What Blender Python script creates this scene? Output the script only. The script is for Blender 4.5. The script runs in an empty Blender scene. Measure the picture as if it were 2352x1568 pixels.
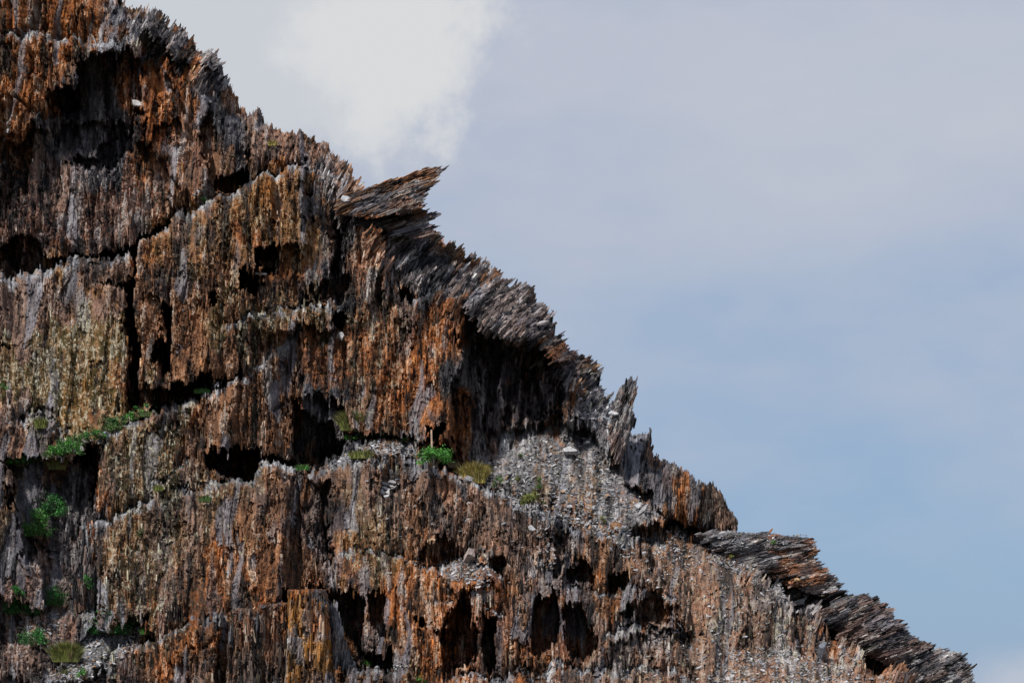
import bpy, math
import numpy as np

# ------------------------------------------------------------------ camera, sky, sun, exposure
S = bpy.context.scene
C = S.collection
W_M, DIST = 40.0, 80.0            # the cliff is about 80 m away, the view 40 m wide there
SC = W_M / 2352.0                 # metres per traced unit at 80 m (photo traced 2352 units wide)
UC, VH = 1176.0, 1654.0           # optical axis, eye level (just under the frame)
EYE = 1.6
cam = bpy.data.cameras.new('camera'); camo = bpy.data.objects.new('camera', cam); C.objects.link(camo)
camo.location = (0, 0, EYE); camo.rotation_euler = (math.pi / 2, 0, 0)
cam.sensor_width = 36; cam.lens = 72; cam.shift_y = (VH - 784) / 2352.0
cam.clip_end = 20000; cam.clip_start = 0.5
S.camera = camo

SUN_EL, SUN_AZ = math.radians(50), math.radians(-38)      # azimuth measured from towards-viewer (-Y) to the right (+X)
sd = np.array([math.cos(SUN_EL) * math.sin(SUN_AZ), -math.cos(SUN_EL) * math.cos(SUN_AZ), math.sin(SUN_EL)])
sun = bpy.data.lights.new('sun', 'SUN'); suno = bpy.data.objects.new('sun', sun); C.objects.link(suno)
sun.energy = 5.0; sun.angle = math.radians(5); sun.color = (1.0, 0.95, 0.88)
suno.rotation_euler = (math.pi / 2 - SUN_EL, 0, math.atan2(sd[0], -sd[1]))

world = bpy.data.worlds.new('World'); S.world = world; world.use_nodes = True
nt = world.node_tree; nt.nodes.clear()
def N(t, **k):
    n = nt.nodes.new(t)
    for a, b in k.items():
        setattr(n, a, b)
    return n
def lk(a, b): nt.links.new(a, b)
def math_n(op, a, b=None, c=None, clamp=False):
    n = N('ShaderNodeMath', operation=op); n.use_clamp = clamp
    for i, x in enumerate((a, b, c)):
        if x is None: continue
        if isinstance(x, (int, float)): n.inputs[i].default_value = x
        else: lk(x, n.inputs[i])
    return n.outputs[0]
def sstep(x, a, b):
    n = N('ShaderNodeMapRange', interpolation_type='SMOOTHSTEP'); lk(x, n.inputs[0])
    n.inputs[1].default_value = a; n.inputs[2].default_value = b
    return n.outputs[0]
def mixc(f, a, b):
    n = N('ShaderNodeMix', data_type='RGBA')
    if isinstance(f, (int, float)): n.inputs[0].default_value = f
    else: lk(f, n.inputs[0])
    for i, x in ((6, a), (7, b)):
        if isinstance(x, tuple): n.inputs[i].default_value = (*x, 1)
        else: lk(x, n.inputs[i])
    return n.outputs[2]
sky = N('ShaderNodeTexSky'); sky.sky_type = 'NISHITA'; sky.sun_disc = False
sky.sun_elevation = SUN_EL; sky.sun_rotation = math.atan2(sd[0], sd[1])
sky.air_density = 1.0; sky.dust_density = 1.2; sky.ozone_density = 1.5
tc = N('ShaderNodeTexCoord')
def world_noise(scale, detail, rough, sc, rot=(0, 0, 0), dist=0.0):
    mp = N('ShaderNodeMapping'); lk(tc.outputs['Generated'], mp.inputs[0])
    mp.inputs['Scale'].default_value = sc; mp.inputs['Rotation'].default_value = rot
    n = N('ShaderNodeTexNoise'); lk(mp.outputs[0], n.inputs['Vector'])
    n.inputs['Scale'].default_value = scale; n.inputs['Detail'].default_value = detail
    n.inputs['Roughness'].default_value = rough; n.inputs['Distortion'].default_value = dist
    return n
sep = N('ShaderNodeSeparateXYZ'); lk(tc.outputs['Generated'], sep.inputs[0])
wx, wz = sep.outputs[0], sep.outputs[2]
n1 = world_noise(9, 7, 0.62, (1, 1, 1.0))
n2 = world_noise(26, 6, 0.6, (1, 1, 1.0))
w1 = math_n('MULTIPLY_ADD', n1.outputs[0], 1.0, -0.5)
w2 = math_n('MULTIPLY_ADD', n2.outputs[0], 1.0, -0.5)
def wblob(u, v, ru, rv, rot, a, b, k1=1.6, k2=0.9):
    """soft cloud whose middle stands in the sky direction (u, v)"""
    cx, cz = (u - UC) * SC / DIST, (VH - v) * SC / DIST
    nrm = math.sqrt(1 + cx * cx + cz * cz); cx /= nrm; cz /= nrm
    dx = math_n('SUBTRACT', wx, cx); dz = math_n('SUBTRACT', wz, cz)
    c, s = math.cos(rot), math.sin(rot)
    ax = math_n('DIVIDE', math_n('ADD', math_n('MULTIPLY', dx, c), math_n('MULTIPLY', dz, s)), ru * SC / DIST)
    az = math_n('DIVIDE', math_n('SUBTRACT', math_n('MULTIPLY', dz, c), math_n('MULTIPLY', dx, s)), rv * SC / DIST)
    r = math_n('SQRT', math_n('ADD', math_n('MULTIPLY', ax, ax), math_n('MULTIPLY', az, az)))
    r = math_n('ADD', r, math_n('ADD', math_n('MULTIPLY', w1, k1), math_n('MULTIPLY', w2, k2)))
    return sstep(r, b, a)
SKYK = 1.0
blue = mixc(0.8, sky.outputs[0], (2.75, 4.15, 6.2))
veil_n = world_noise(6.5, 7, 0.55, (1.0, 1.0, 2.4), (0, math.radians(24), 0))
veil_e = sstep(wz, 0.055, 0.30)
veil = math_n('ADD', math_n('MULTIPLY', veil_e, 0.80), math_n('MULTIPLY_ADD', veil_n.outputs[0], 1.5, -0.70), clamp=True)
c1 = mixc(veil, blue, (4.95, 5.3, 6.25))
bandw = wblob(2000, 300, 900, 330, math.radians(20), 0.1, 1.3, 0.8, 0.2)
c1 = mixc(math_n('MULTIPLY', bandw, 0.55), c1, (5.45, 5.7, 6.4))
cl1 = wblob(640, 10, 470, 300, math.radians(-8), 0.78, 1.18, 1.0, 1.3)
cl2 = wblob(910, 100, 215, 205, math.radians(20), 0.55, 1.28, 0.9, 1.9)
cl3 = wblob(2390, 1590, 230, 110, 0, 0.3, 1.2, 0.9, 0.6)
c2 = mixc(math_n('MULTIPLY', cl1, 0.9), c1, (5.95, 6.25, 6.7))
c3 = mixc(math_n('MULTIPLY', cl2, 0.8), c2, (7.2, 7.25, 7.3))
c4 = mixc(math_n('MULTIPLY', cl3, 0.8), c3, (5.4, 5.7, 6.5))
bg = N('ShaderNodeBackground'); lk(c4, bg.inputs[0]); bg.inputs[1].default_value = 0.1
wo = N('ShaderNodeOutputWorld'); lk(bg.outputs[0], wo.inputs[0])

S.view_settings.view_transform = 'Standard'; S.view_settings.look = 'None'
S.view_settings.exposure = 0.0; S.view_settings.gamma = 1.0
S.render.engine = 'CYCLES'
S.cycles.max_bounces = 3; S.cycles.diffuse_bounces = 2; S.cycles.glossy_bounces = 1; S.cycles.transmission_bounces = 1

# ------------------------------------------------------------------ helpers: noise, polygons, meshes
rng = np.random.default_rng(11)
T = 2048
def blurred(w, seed, wv=None):
    r = np.random.default_rng(seed).standard_normal((T, T)).astype(np.float32)
    fu = np.fft.rfftfreq(T)[None, :]; fv = np.fft.fftfreq(T)[:, None]
    k = np.exp(-2 * (math.pi ** 2) * ((fu * w * 0.42) ** 2 + (fv * (wv or w) * 0.42) ** 2))
    r = np.fft.irfft2(np.fft.rfft2(r) * k, s=(T, T)).astype(np.float32)
    return r / r.std()
TAB = {w: blurred(w, 100 + w) for w in (2, 4, 9, 20, 46, 110)}
TABR = {k: t.ravel() for k, t in TAB.items()}
def samp(w, u, v, ou=0, ov=0):
    iu = (np.floor(u * 1.0).astype(np.int64) + ou) & (T - 1); iv = (np.floor(v).astype(np.int64) + ov) & (T - 1)
    return TABR[w][iv * T + iu]
def bil(w, u, v, ou=0, ov=0):
    u = u + ou; v = v + ov
    fu = np.floor(u); fv = np.floor(v); a = (u - fu).astype(np.float32); b = (v - fv).astype(np.float32)
    iu = fu.astype(np.int64) & (T - 1); iv = fv.astype(np.int64) & (T - 1); iu1 = (iu + 1) & (T - 1); iv1 = (iv + 1) & (T - 1)
    t = TABR[w]
    return (t[iv * T + iu] * (1 - a) + t[iv * T + iu1] * a) * (1 - b) + (t[iv1 * T + iu] * (1 - a) + t[iv1 * T + iu1] * a) * b
def lic(w, u, v, cs, sn, L, n, ou=0, ov=0):
    """noise smeared along the bedding direction: long parallel fibres of width about w"""
    acc = np.zeros(u.shape, np.float32)
    for t in np.linspace(-L / 2, L / 2, n):
        acc += samp(w, u + cs * t, v - sn * t, ou, ov)
    return acc / (acc.std() + 1e-6)
def hash01(*ids):
    h = np.zeros(np.shape(ids[0]), np.uint32) + np.uint32(2166136261)
    for i in ids:
        h = (h ^ np.asarray(i).astype(np.int64).astype(np.uint32)) * np.uint32(16777619)
        h ^= h >> np.uint32(13); h *= np.uint32(1274126177); h ^= h >> np.uint32(16)
    return h.astype(np.float64) / 4294967296.0
def smooth(x): x = np.clip(x, 0, 1); return x * x * (3 - 2 * x)
def sdf(poly, u, v):
    """signed distance to a polygon, positive inside"""
    p = np.asarray(poly, float); d2 = np.full(u.shape, 1e12); ins = np.zeros(u.shape, bool)
    for (x0, y0), (x1, y1) in zip(p, np.roll(p, -1, 0)):
        ex, ey = x1 - x0, y1 - y0; L = ex * ex + ey * ey + 1e-9
        t = np.clip(((u - x0) * ex + (v - y0) * ey) / L, 0, 1)
        d2 = np.minimum(d2, (u - x0 - t * ex) ** 2 + (v - y0 - t * ey) ** 2)
        if abs(ey) > 1e-9:
            c = ((y0 > v) != (y1 > v)) & (u < ex * (v - y0) / ey + x0); ins ^= c
    d = np.sqrt(d2); return np.where(ins, d, -d)
def region(poly, u, v, m, soft):
    """mask 0..1 of a polygon, only where the points are near it (m: margin)"""
    p = np.asarray(poly, float); lo = p.min(0) - m; hi = p.max(0) + m
    k = np.nonzero((u >= lo[0]) & (u <= hi[0]) & (v >= lo[1]) & (v <= hi[1]))[0]
    return k, sdf(poly, u[k], v[k])
def at(u, v, Y): return np.stack([(u - UC) * SC * Y / DIST, np.broadcast_to(Y, np.shape(u)) * 1.0, EYE + (VH - v) * SC * Y / DIST], -1)

def mesh_obj(name, V, quads=None, tris=None, col=None, mat=None, parent=None):
    me = bpy.data.meshes.new(name)
    q = np.zeros((0, 4), np.int64) if quads is None else np.asarray(quads, np.int64).reshape(-1, 4)
    t = np.zeros((0, 3), np.int64) if tris is None else np.asarray(tris, np.int64).reshape(-1, 3)
    me.vertices.add(len(V)); me.vertices.foreach_set('co', np.ascontiguousarray(V, np.float32).ravel())
    me.loops.add(q.size + t.size); me.loops.foreach_set('vertex_index', np.concatenate([q.ravel(), t.ravel()]).astype(np.int32))
    me.polygons.add(len(q) + len(t))
    st = np.concatenate([np.arange(len(q)) * 4, q.size + np.arange(len(t)) * 3]).astype(np.int32)
    me.polygons.foreach_set('loop_start', st)
    try: me.polygons.foreach_set('loop_total', np.concatenate([np.full(len(q), 4), np.full(len(t), 3)]).astype(np.int32))
    except Exception: pass
    if col is not None:
        a = me.color_attributes.new('col', 'FLOAT_COLOR', 'POINT')
        c4 = np.ones((len(V), 4), np.float32); c4[:, :3] = col; a.data.foreach_set('color', c4.ravel())
    me.update(calc_edges=True); me.validate()
    me.polygons.foreach_set('use_smooth', np.zeros(len(me.polygons), bool))
    o = bpy.data.objects.new(name, me); C.objects.link(o)
    if mat: me.materials.append(mat)
    if parent: o.parent = parent
    return o
def tag(o, label, cat, group=None):
    o['label'] = label; o['category'] = cat
    if group: o['group'] = group
    return o
def thing(name, label, cat, loc, group=None):
    o = bpy.data.objects.new(name, None); C.objects.link(o); o.location = tuple(float(x) for x in loc); o.empty_display_size = 0.2
    return tag(o, label, cat, group)

# ------------------------------------------------------------------ materials
def mat_base(name):
    m = bpy.data.materials.new(name); m.use_nodes = True; t = m.node_tree
    return m, t, t.nodes['Principled BSDF']
def rock_material(name, grain=1.0, rough=0.85, spec=0.25):
    m, t, b = mat_base(name)
    a = t.nodes.new('ShaderNodeAttribute'); a.attribute_name = 'col'
    g = t.nodes.new('ShaderNodeTexCoord')
    mp = t.nodes.new('ShaderNodeMapping'); mp.inputs['Scale'].default_value = (1, 1, 0.35); t.links.new(g.outputs['Object'], mp.inputs[0])
    n = t.nodes.new('ShaderNodeTexNoise'); n.inputs['Scale'].default_value = 22 * grain; n.inputs['Detail'].default_value = 5; n.inputs['Roughness'].default_value = 0.7
    t.links.new(mp.outputs[0], n.inputs['Vector'])
    r = t.nodes.new('ShaderNodeMapRange'); r.inputs[1].default_value = 0.25; r.inputs[2].default_value = 0.75; r.inputs[3].default_value = 0.30; r.inputs[4].default_value = 1.85
    t.links.new(n.outputs[0], r.inputs[0])
    x = t.nodes.new('ShaderNodeVectorMath'); x.operation = 'SCALE'; t.links.new(a.outputs['Color'], x.inputs[0]); t.links.new(r.outputs[0], x.inputs['Scale'])
    t.links.new(x.outputs[0], b.inputs['Base Color'])
    bp = t.nodes.new('ShaderNodeBump'); bp.inputs['Strength'].default_value = 0.9; bp.inputs['Distance'].default_value = 0.10
    t.links.new(n.outputs[0], bp.inputs['Height']); t.links.new(bp.outputs[0], b.inputs['Normal'])
    b.inputs['Roughness'].default_value = rough; b.inputs['Specular IOR Level'].default_value = spec
    return m
ROCK = rock_material('weathered_slate')
SLAB = rock_material('fresh_slate', 0.6, 0.6, 0.4)
def leaf_material(name):
    m, t, b = mat_base(name)
    a = t.nodes.new('ShaderNodeAttribute'); a.attribute_name = 'col'
    g = t.nodes.new('ShaderNodeTexCoord'); n = t.nodes.new('ShaderNodeTexNoise'); n.inputs['Scale'].default_value = 9
    t.links.new(g.outputs['Object'], n.inputs['Vector'])
    r = t.nodes.new('ShaderNodeMapRange'); r.inputs[1].default_value = 0.3; r.inputs[2].default_value = 0.7; r.inputs[3].default_value = 0.6; r.inputs[4].default_value = 1.4
    t.links.new(n.outputs[0], r.inputs[0])
    x = t.nodes.new('ShaderNodeVectorMath'); x.operation = 'SCALE'; t.links.new(a.outputs['Color'], x.inputs[0]); t.links.new(r.outputs[0], x.inputs['Scale'])
    t.links.new(x.outputs[0], b.inputs['Base Color']); b.inputs['Roughness'].default_value = 0.6
    return m
LEAF = leaf_material('leaves'); STEM = leaf_material('stems')

# ------------------------------------------------------------------ the outline and the structure of the cliff (traced, then given real depth)
SIL = [(-420, 1900), (-420, -430), (-300, -380), (-120, -260), (20, -180), (140, -95), (215, -40), (290, -2), (345, 12), (380, 40), (415, 55), (437, 75),
       (445, 100), (465, 122), (500, 124), (510, 150), (513, 180), (528, 192), (545, 217), (556, 240), (568, 252), (584, 247), (600, 240), (606, 265),
       (612, 287), (640, 287), (660, 297), (690, 302), (714, 306), (722, 312), (748, 328), (765, 348), (790, 374), (816, 402), (832, 424), (842, 450),
       (880, 480), (940, 482), (978, 487), (978, 510), (998, 537), (1020, 553), (1050, 563), (1085, 592), (1125, 617), (1160, 634), (1195, 654), (1226, 665),
       (1230, 692), (1253, 699), (1271, 722), (1278, 745), (1270, 757), (1288, 777), (1322, 807), (1352, 818), (1358, 832), (1380, 842), (1386, 860),
       (1372, 872), (1388, 898), (1402, 925), (1420, 960), (1446, 988), (1474, 992), (1496, 984), (1502, 1003), (1502, 1022), (1513, 1047), (1545, 1066),
       (1570, 1120), (1640, 1218), (1700, 1228), (1780, 1240), (1840, 1270), (1868, 1300), (1895, 1330), (1915, 1350), (1950, 1380), (2000, 1420),
       (2050, 1450), (2100, 1490), (2150, 1520), (2200, 1540), (2240, 1580), (2300, 1680), (2350, 1780), (2400, 1900)]

# bedding direction (degrees from the horizontal, 90 = upright): (u, v, angle, radius)
FLOW = [(300, 40, 72, 50), (385, 80, 55, 45), (430, 110, 48, 40), (480, 150, 35, 38), (560, 260, 82, 40), (640, 320, 84, 60), (700, 340, 76, 45), (770, 390, 68, 40), (820, 410, 62, 30),
        (860, 440, 24, 60), (930, 500, 18, 50), (900, 560, 50, 36), (960, 570, 32, 42), (1030, 600, 38, 46), (1040, 660, 52, 40), (1110, 680, 40, 48), (1180, 690, 38, 46), (1150, 740, 45, 30), (1240, 740, 24, 40),
        (1270, 800, 28, 40), (1320, 835, 22, 32), (1370, 870, 20, 34), (1400, 930, 30, 30), (1440, 940, 66, 30), (1470, 1040, 80, 60), (1560, 1120, 84, 60), (1690, 1250, 12, 30), (1760, 1290, 16, 34),
        (1890, 1380, 24, 34), (1980, 1450, 26, 36), (2060, 1500, 26, 34), (2130, 1540, 28, 34), (2200, 1570, 28, 34)]
def flow(u, v):
    num = np.full(u.shape, 90.0 * 0.22); den = np.full(u.shape, 0.22)
    for a, b, g, r in FLOW:
        w = np.exp(-((u - a) ** 2 + (v - b) ** 2) / (r * r)); num += g * w * 1.4; den += w * 1.4
    return np.radians(num / den)

# (outline, depth from the mean face [m, negative = towards the viewer], slope up, slope right [m per 100 units], edge width)
BLOCKS = [
    ([(-420, -430), (230, -40), (290, 10), (310, 95), (215, 118), (178, 135), (172, 212), (112, 218), (108, 290), (66, 300), (58, 350), (85, 430), (70, 520), (-420, 520)], -0.7, -0.3, 0.1, 10),
    ([(-420, -60), (0, 82), (110, 90), (290, 88), (300, 105), (215, 118), (178, 135), (172, 212), (112, 215), (60, 300), (-420, 300)], -1.2, -0.2, 0.1, 6),
    ([(20, 330), (75, 300), (110, 290), (110, 330), (170, 345), (210, 400), (330, 390), (335, 540), (300, 575), (200, 592), (120, 587), (60, 562), (0, 547), (-420, 520), (-420, 400), (0, 420)], 0.0, 0.25, 0.0, 9),
    ([(112, 217), (175, 207), (180, 132), (215, 112), (310, 100), (322, 250), (312, 350), (280, 385), (240, 395), (170, 392), (140, 345), (110, 330)], 1.7, 0.2, -0.3, 9),
    ([(116, 206), (172, 206), (180, 240), (150, 262), (118, 250)], 3.4, 0, 0, 7),
    ([(250, 300), (318, 290), (316, 352), (282, 388), (200, 388), (150, 384), (170, 368), (235, 366)], 3.2, 0, 0, 10),
    ([(225, 118), (262, 108), (258, 250), (248, 300), (228, 280)], 0.7, 0, 0.4, 9),
    ([(272, 104), (322, 112), (318, 240), (300, 330), (282, 300)], 0.2, 0, 0.4, 9),
    ([(140, 285), (200, 290), (245, 300), (232, 340), (200, 345), (170, 352), (142, 330)], 1.1, 0.2, 0, 12),
    ([(322, 105), (352, 62), (440, 85), (420, 130), (380, 150), (330, 160)], 1.5, -0.6, 0.2, 12),
    ([(290, 5), (345, 14), (380, 42), (437, 78), (446, 102), (500, 126), (513, 180), (470, 160), (430, 138), (405, 110), (352, 60), (330, 60), (318, 110), (288, 100)], -0.8, 1.0, 0.4, 10),
    ([(330, 160), (380, 152), (430, 142), (470, 165), (470, 240), (465, 300), (470, 420), (440, 460), (380, 400), (345, 330), (318, 250)], -0.3, 0.1, 0.2, 9),
    ([(322, 225), (420, 222), (422, 275), (350, 280), (338, 330), (318, 330)], -0.7, 0, 0.2, 7),
    ([(470, 240), (500, 222), (505, 430), (468, 432)], 0.3, -0.1, -2.5, 5),
    ([(500, 190), (545, 215), (572, 255), (568, 385), (548, 400), (503, 420)], 0.1, 0.1, 0.8, 7),
    ([(492, 400), (560, 372), (568, 392), (545, 418), (495, 436)], 3.0, 0, 0, 6),
    ([(572, 250), (606, 240), (614, 300), (700, 305), (665, 378), (600, 390), (566, 392)], -0.2, 0.7, 0.4, 8),
    ([(312, 565), (380, 522), (470, 467), (520, 430), (600, 394), (690, 382), (728, 402), (790, 430), (800, 480), (790, 640), (735, 650), (700, 680), (790, 692), (800, 745), (690, 752), (560, 852),
      (480, 892), (392, 890), (340, 900), (322, 800), (308, 640)], -1.3, 0.35, 0.0, 8),
    ([(520, 432), (600, 396), (690, 384), (712, 400), (704, 560), (640, 560), (560, 640), (520, 560)], -1.7, 0.3, 0.1, 6),
    ([(702, 400), (735, 402), (784, 460), (790, 560), (785, 640), (755, 652), (742, 520), (716, 520)], -0.1, 0.1, 0.4, 7),
    ([(754, 468), (782, 480), (780, 600), (772, 640), (755, 640)], 2.6, 0, 0, 6),
    ([(596, 578), (622, 574), (636, 600), (630, 622), (606, 634), (590, 630)], 1.6, 0, 0, 5),
    ([(556, 632), (584, 630), (588, 664), (570, 676), (552, 668)], 1.2, 0, 0, 7),
    ([(486, 670), (502, 660), (504, 702), (488, 700)], 0.6, 0, 0, 7),
    ([(757, 709), (794, 706), (792, 742), (768, 746), (752, 728)], 1.6, 0, 0, 5),
    ([(545, 830), (582, 820), (590, 838), (560, 860), (530, 870)], 0.8, 0, 0, 8),
    ([(372, 690), (388, 700), (392, 860), (368, 840)], 0.8, 0, 0, 9),
    ([(388, 872), (480, 870), (486, 893), (470, 898), (400, 896)], 1.4, 0, 0, 7),
    ([(640, 590), (690, 590), (686, 680), (648, 684)], -1.0, 0.2, 0, 6),
    ([(-420, 640), (0, 648), (60, 628), (140, 602), (210, 592), (290, 594), (298, 650), (225, 656), (290, 670), (292, 720), (0, 800), (-420, 800)], -0.9, 0.3, 0, 9),
    ([(-420, 760), (0, 800), (120, 745), (292, 716), (287, 900), (275, 985), (150, 985), (60, 960), (-420, 930)], -1.15, 0.25, 0.1, 26),
    ([(-420, 500), (0, 548), (60, 562), (120, 588), (200, 592), (300, 576), (338, 540), (392, 502), (394, 520), (335, 565), (312, 610), (304, 640), (290, 602), (200, 594), (140, 603), (60, 628), (0, 642), (-420, 660)], 3.6, 0, 0, 6),
    ([(222, 654), (298, 644), (299, 662), (260, 663)], 1.2, 0, 0, 4),
    ([(290, 640), (312, 615), (322, 800), (326, 930), (302, 945), (286, 900), (292, 700)], 4.2, 0, 0, 6),
    ([(-420, 920), (0, 905), (50, 925), (60, 970), (-420, 990)], -1.9, 0.3, 0, 9),
    ([(-420, 975), (0, 966), (95, 968), (150, 1000), (150, 1040), (60, 1054), (-420, 1070)], -2.1, 0.3, 0.2, 9),
    ([(60, 958), (280, 950), (360, 935), (300, 985), (215, 1045), (130, 1080), (20, 1075), (60, 1050), (150, 1020)], -1.9, 1.9, 0.0, 12),
    ([(215, 1205), (225, 1062), (250, 992), (340, 954), (430, 903), (480, 898), (560, 852), (690, 752), (694, 905), (664, 905), (657, 1078), (602, 1092), (590, 1042), (486, 1047), (482, 1092), (430, 1132), (350, 1172)], -1.8, 0.3, 0.0, 8),
    ([(560, 760), (688, 752), (690, 905), (664, 910), (656, 1075), (606, 1086), (585, 1040), (520, 1040), (540, 900)], -1.1, -0.15, 1.4, 12),
    ([(690, 752), (790, 742), (800, 800), (800, 925), (694, 915)], -1.0, 0.3, 0, 10),
    ([(484, 1050), (560, 1036), (592, 1044), (592, 1084), (560, 1092), (484, 1092)], 1.7, 0, 0, 6),
    ([(668, 934), (690, 905), (758, 925), (786, 960), (797, 1030), (760, 1056), (690, 1069), (625, 1063), (600, 1071), (612, 1042), (666, 1042)], 3.0, 0, 0, 6),
    ([(688, 905), (725, 905), (756, 917), (786, 932), (797, 1005), (784, 1012), (764, 962), (735, 965), (702, 950)], -0.4, -0.4, 0.2, 5),
    ([(790, 502), (850, 512), (880, 560), (930, 690), (1010, 672), (1050, 690), (1078, 760), (1078, 900), (1120, 1042), (1030, 1032), (950, 1017), (870, 992), (800, 982), (796, 760)], -0.9, 0.25, 0.1, 9),
    ([(838, 545), (872, 545), (880, 700), (868, 700), (840, 700)], -1.4, 0, 0.3, 5),
    ([(790, 700), (850, 700), (930, 705), (990, 690), (1000, 850), (990, 1015), (950, 1017), (870, 992), (800, 982)], -1.5, 0.3, 0.05, 7),
    ([(935, 700), (1035, 670), (1052, 690), (1058, 860), (1036, 1000), (1026, 1030), (950, 1016)], -1.9, 0.1, 0.1, 7),
    ([(984, 985), (1015, 980), (1016, 1014), (1000, 1026), (986, 1012)], 0.4, 0, 0, 5),
    ([(895, 505), (960, 530), (1040, 640), (960, 690), (905, 640), (885, 560)], -0.6, 0.9, -0.2, 10),
    ([(1050, 690), (1110, 755), (1180, 768), (1230, 770), (1300, 838), (1295, 960), (1200, 1000), (1125, 1045), (1040, 1032), (1056, 880)], 0.4, 0.0, 0.3, 10),
    ([(1120, 765), (1150, 768), (1146, 900), (1130, 1000), (1112, 960)], 3.0, 0, 0, 8),
    ([(1160, 790), (1192, 775), (1188, 900), (1176, 990), (1158, 960)], 0.9, 0, 0.6, 8),
    ([(1196, 772), (1262, 802), (1252, 870), (1240, 955), (1200, 940)], 3.0, 0, 0, 8),
    ([(1236, 830), (1262, 845), (1260, 960), (1246, 985), (1238, 940)], 0.2, 0, 0.4, 5),
    ([(1266, 866), (1288, 872), (1290, 952), (1268, 964)], 2.4, 0, 0, 5),
    ([(1062, 900), (1118, 900), (1124, 1000), (1100, 1040), (1040, 1030)], 1.2, 0, 0.2, 10),
    ([(1290, 850), (1340, 822), (1386, 845), (1395, 890), (1425, 920), (1420, 1000), (1440, 1070), (1390, 1080), (1340, 1000), (1296, 960)], 0.2, 0.9, 0.4, 12),
    ([(880, 482), (978, 488), (998, 540), (1050, 565), (1226, 668), (1275, 725), (1272, 757), (1322, 810), (1290, 836), (1240, 790), (1175, 765), (1105, 742), (1052, 682), (990, 640), (930, 590), (890, 545)], -0.7, 1.4, 0.2, 10),
    ([(1080, 640), (1160, 640), (1240, 705), (1232, 745), (1170, 765), (1110, 742), (1060, 690)], -1.2, 1.6, 0.1, 14),
    ([(1395, 960), (1440, 930), (1500, 985), (1515, 1050), (1600, 1130), (1640, 1218), (1560, 1200), (1500, 1160), (1440, 1120), (1405, 1060)], -0.5, 0.9, 0.4, 12),
    ([(1096, 1060), (1128, 990), (1200, 985), (1270, 962), (1340, 968), (1400, 1070), (1440, 1130), (1510, 1165), (1560, 1200), (1440, 1235), (1290, 1192), (1210, 1162), (1130, 1112), (1040, 1078), (955, 1047), (1000, 1036)], -0.2, 1.7, 0.05, 16),
    ([(800, 1012), (880, 1000), (960, 1020), (1010, 1040), (960, 1056), (860, 1046), (700, 1085), (690, 1076), (780, 1052)], -1.9, 2.0, 0.1, 8),
    ([(1236, 1030), (1262, 1026), (1290, 1080), (1320, 1150), (1300, 1184), (1258, 1170), (1248, 1100)], -0.35, 1.4, 0.3, 8),
    ([(1325, 1090), (1350, 1090), (1390, 1165), (1350, 1170), (1318, 1140)], -0.4, 1.4, 0.3, 8),
    ([(188, 1218), (240, 1188), (330, 1167), (385, 1153), (460, 1121), (560, 1093), (640, 1061), (684, 1068), (693, 1090), (740, 1100), (750, 1350), (742, 1470), (500, 1470), (300, 1452), (226, 1442), (228, 1232)], -3.0, 0.35, 0.0, 8),
    ([(455, 1060), (500, 1090), (560, 1096), (480, 1124), (440, 1130), (350, 1172), (352, 1120), (390, 1115)], -2.4, 1.0, 0, 9),
    ([(690, 1080), (800, 1049), (862, 1043), (960, 1051), (1040, 1083), (1130, 1113), (1210, 1163), (1300, 1186), (1440, 1236), (1530, 1240), (1620, 1400), (1700, 1900), (690, 1900), (700, 1400)], -2.9, 0.3, 0.0, 8),
    ([(698, 1180), (742, 1150), (756, 1200), (752, 1290), (748, 1345), (712, 1350), (706, 1260)], -0.6, 0.1, 0.5, 8),
    ([(642, 1066), (690, 1086), (752, 1110), (754, 1345), (700, 1352), (650, 1400)], -2.3, 0.2, 1.7, 12),
    ([(864, 1046), (925, 1040), (928, 1085), (900, 1100), (872, 1106)], -0.6, 0, 0, 6),
    ([(868, 1106), (900, 1100), (928, 1086), (915, 1148), (872, 1146)], -2.0, 2.5, 0, 6),
    ([(957, 1272), (975, 1258), (985, 1236), (1044, 1226), (1060, 1290), (1012, 1302), (985, 1290)], -0.4, 0, 0, 7),
    ([(1060, 1075), (1110, 1130), (1110, 1290), (1062, 1290), (1040, 1225), (985, 1236), (990, 1100)], -2.6, 0.1, 0.2, 14),
    ([(980, 1300), (1070, 1275), (1150, 1310), (1140, 1345), (1040, 1345)], -3.1, 1.8, 0, 10),
    ([(1120, 1280), (1168, 1280), (1172, 1310), (1130, 1322)], -1.2, 0, 0, 8),
    ([(1306, 1290), (1348, 1276), (1352, 1330), (1320, 1338), (1304, 1322)], -0.2, 0, 0, 7),
    ([(1398, 1316), (1450, 1306), (1452, 1350), (1402, 1360)], -0.4, 0, 0, 8),
    ([(1275, 1190), (1296, 1186), (1300, 1220), (1290, 1320), (1276, 1330)], -1.0, 0, 0, 5),
    ([(746, 1352), (820, 1342), (838, 1380), (836, 1500), (912, 1488), (905, 1524), (800, 1530), (760, 1600), (745, 1600)], 1.4, 0, 0, 6),
    ([(850, 1352), (886, 1370), (890, 1460), (868, 1460), (852, 1420)], -0.6, 0, 0, 7),
    ([(944, 1402), (968, 1398), (974, 1430), (956, 1444), (944, 1430)], -0.8, 0, 0, 5),
    ([(985, 1438), (1018, 1434), (1020, 1455), (990, 1452)], -1.4, 0, 0, 6),
    ([(1038, 1402), (1062, 1362), (1084, 1394), (1088, 1480), (1074, 1530), (1046, 1542), (1008, 1546), (1006, 1500)], 0.4, 0, 0, 9),
    ([(1102, 1392), (1136, 1397), (1142, 1470), (1138, 1522), (1110, 1528)], 0.9, 0, 0, 9),
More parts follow.
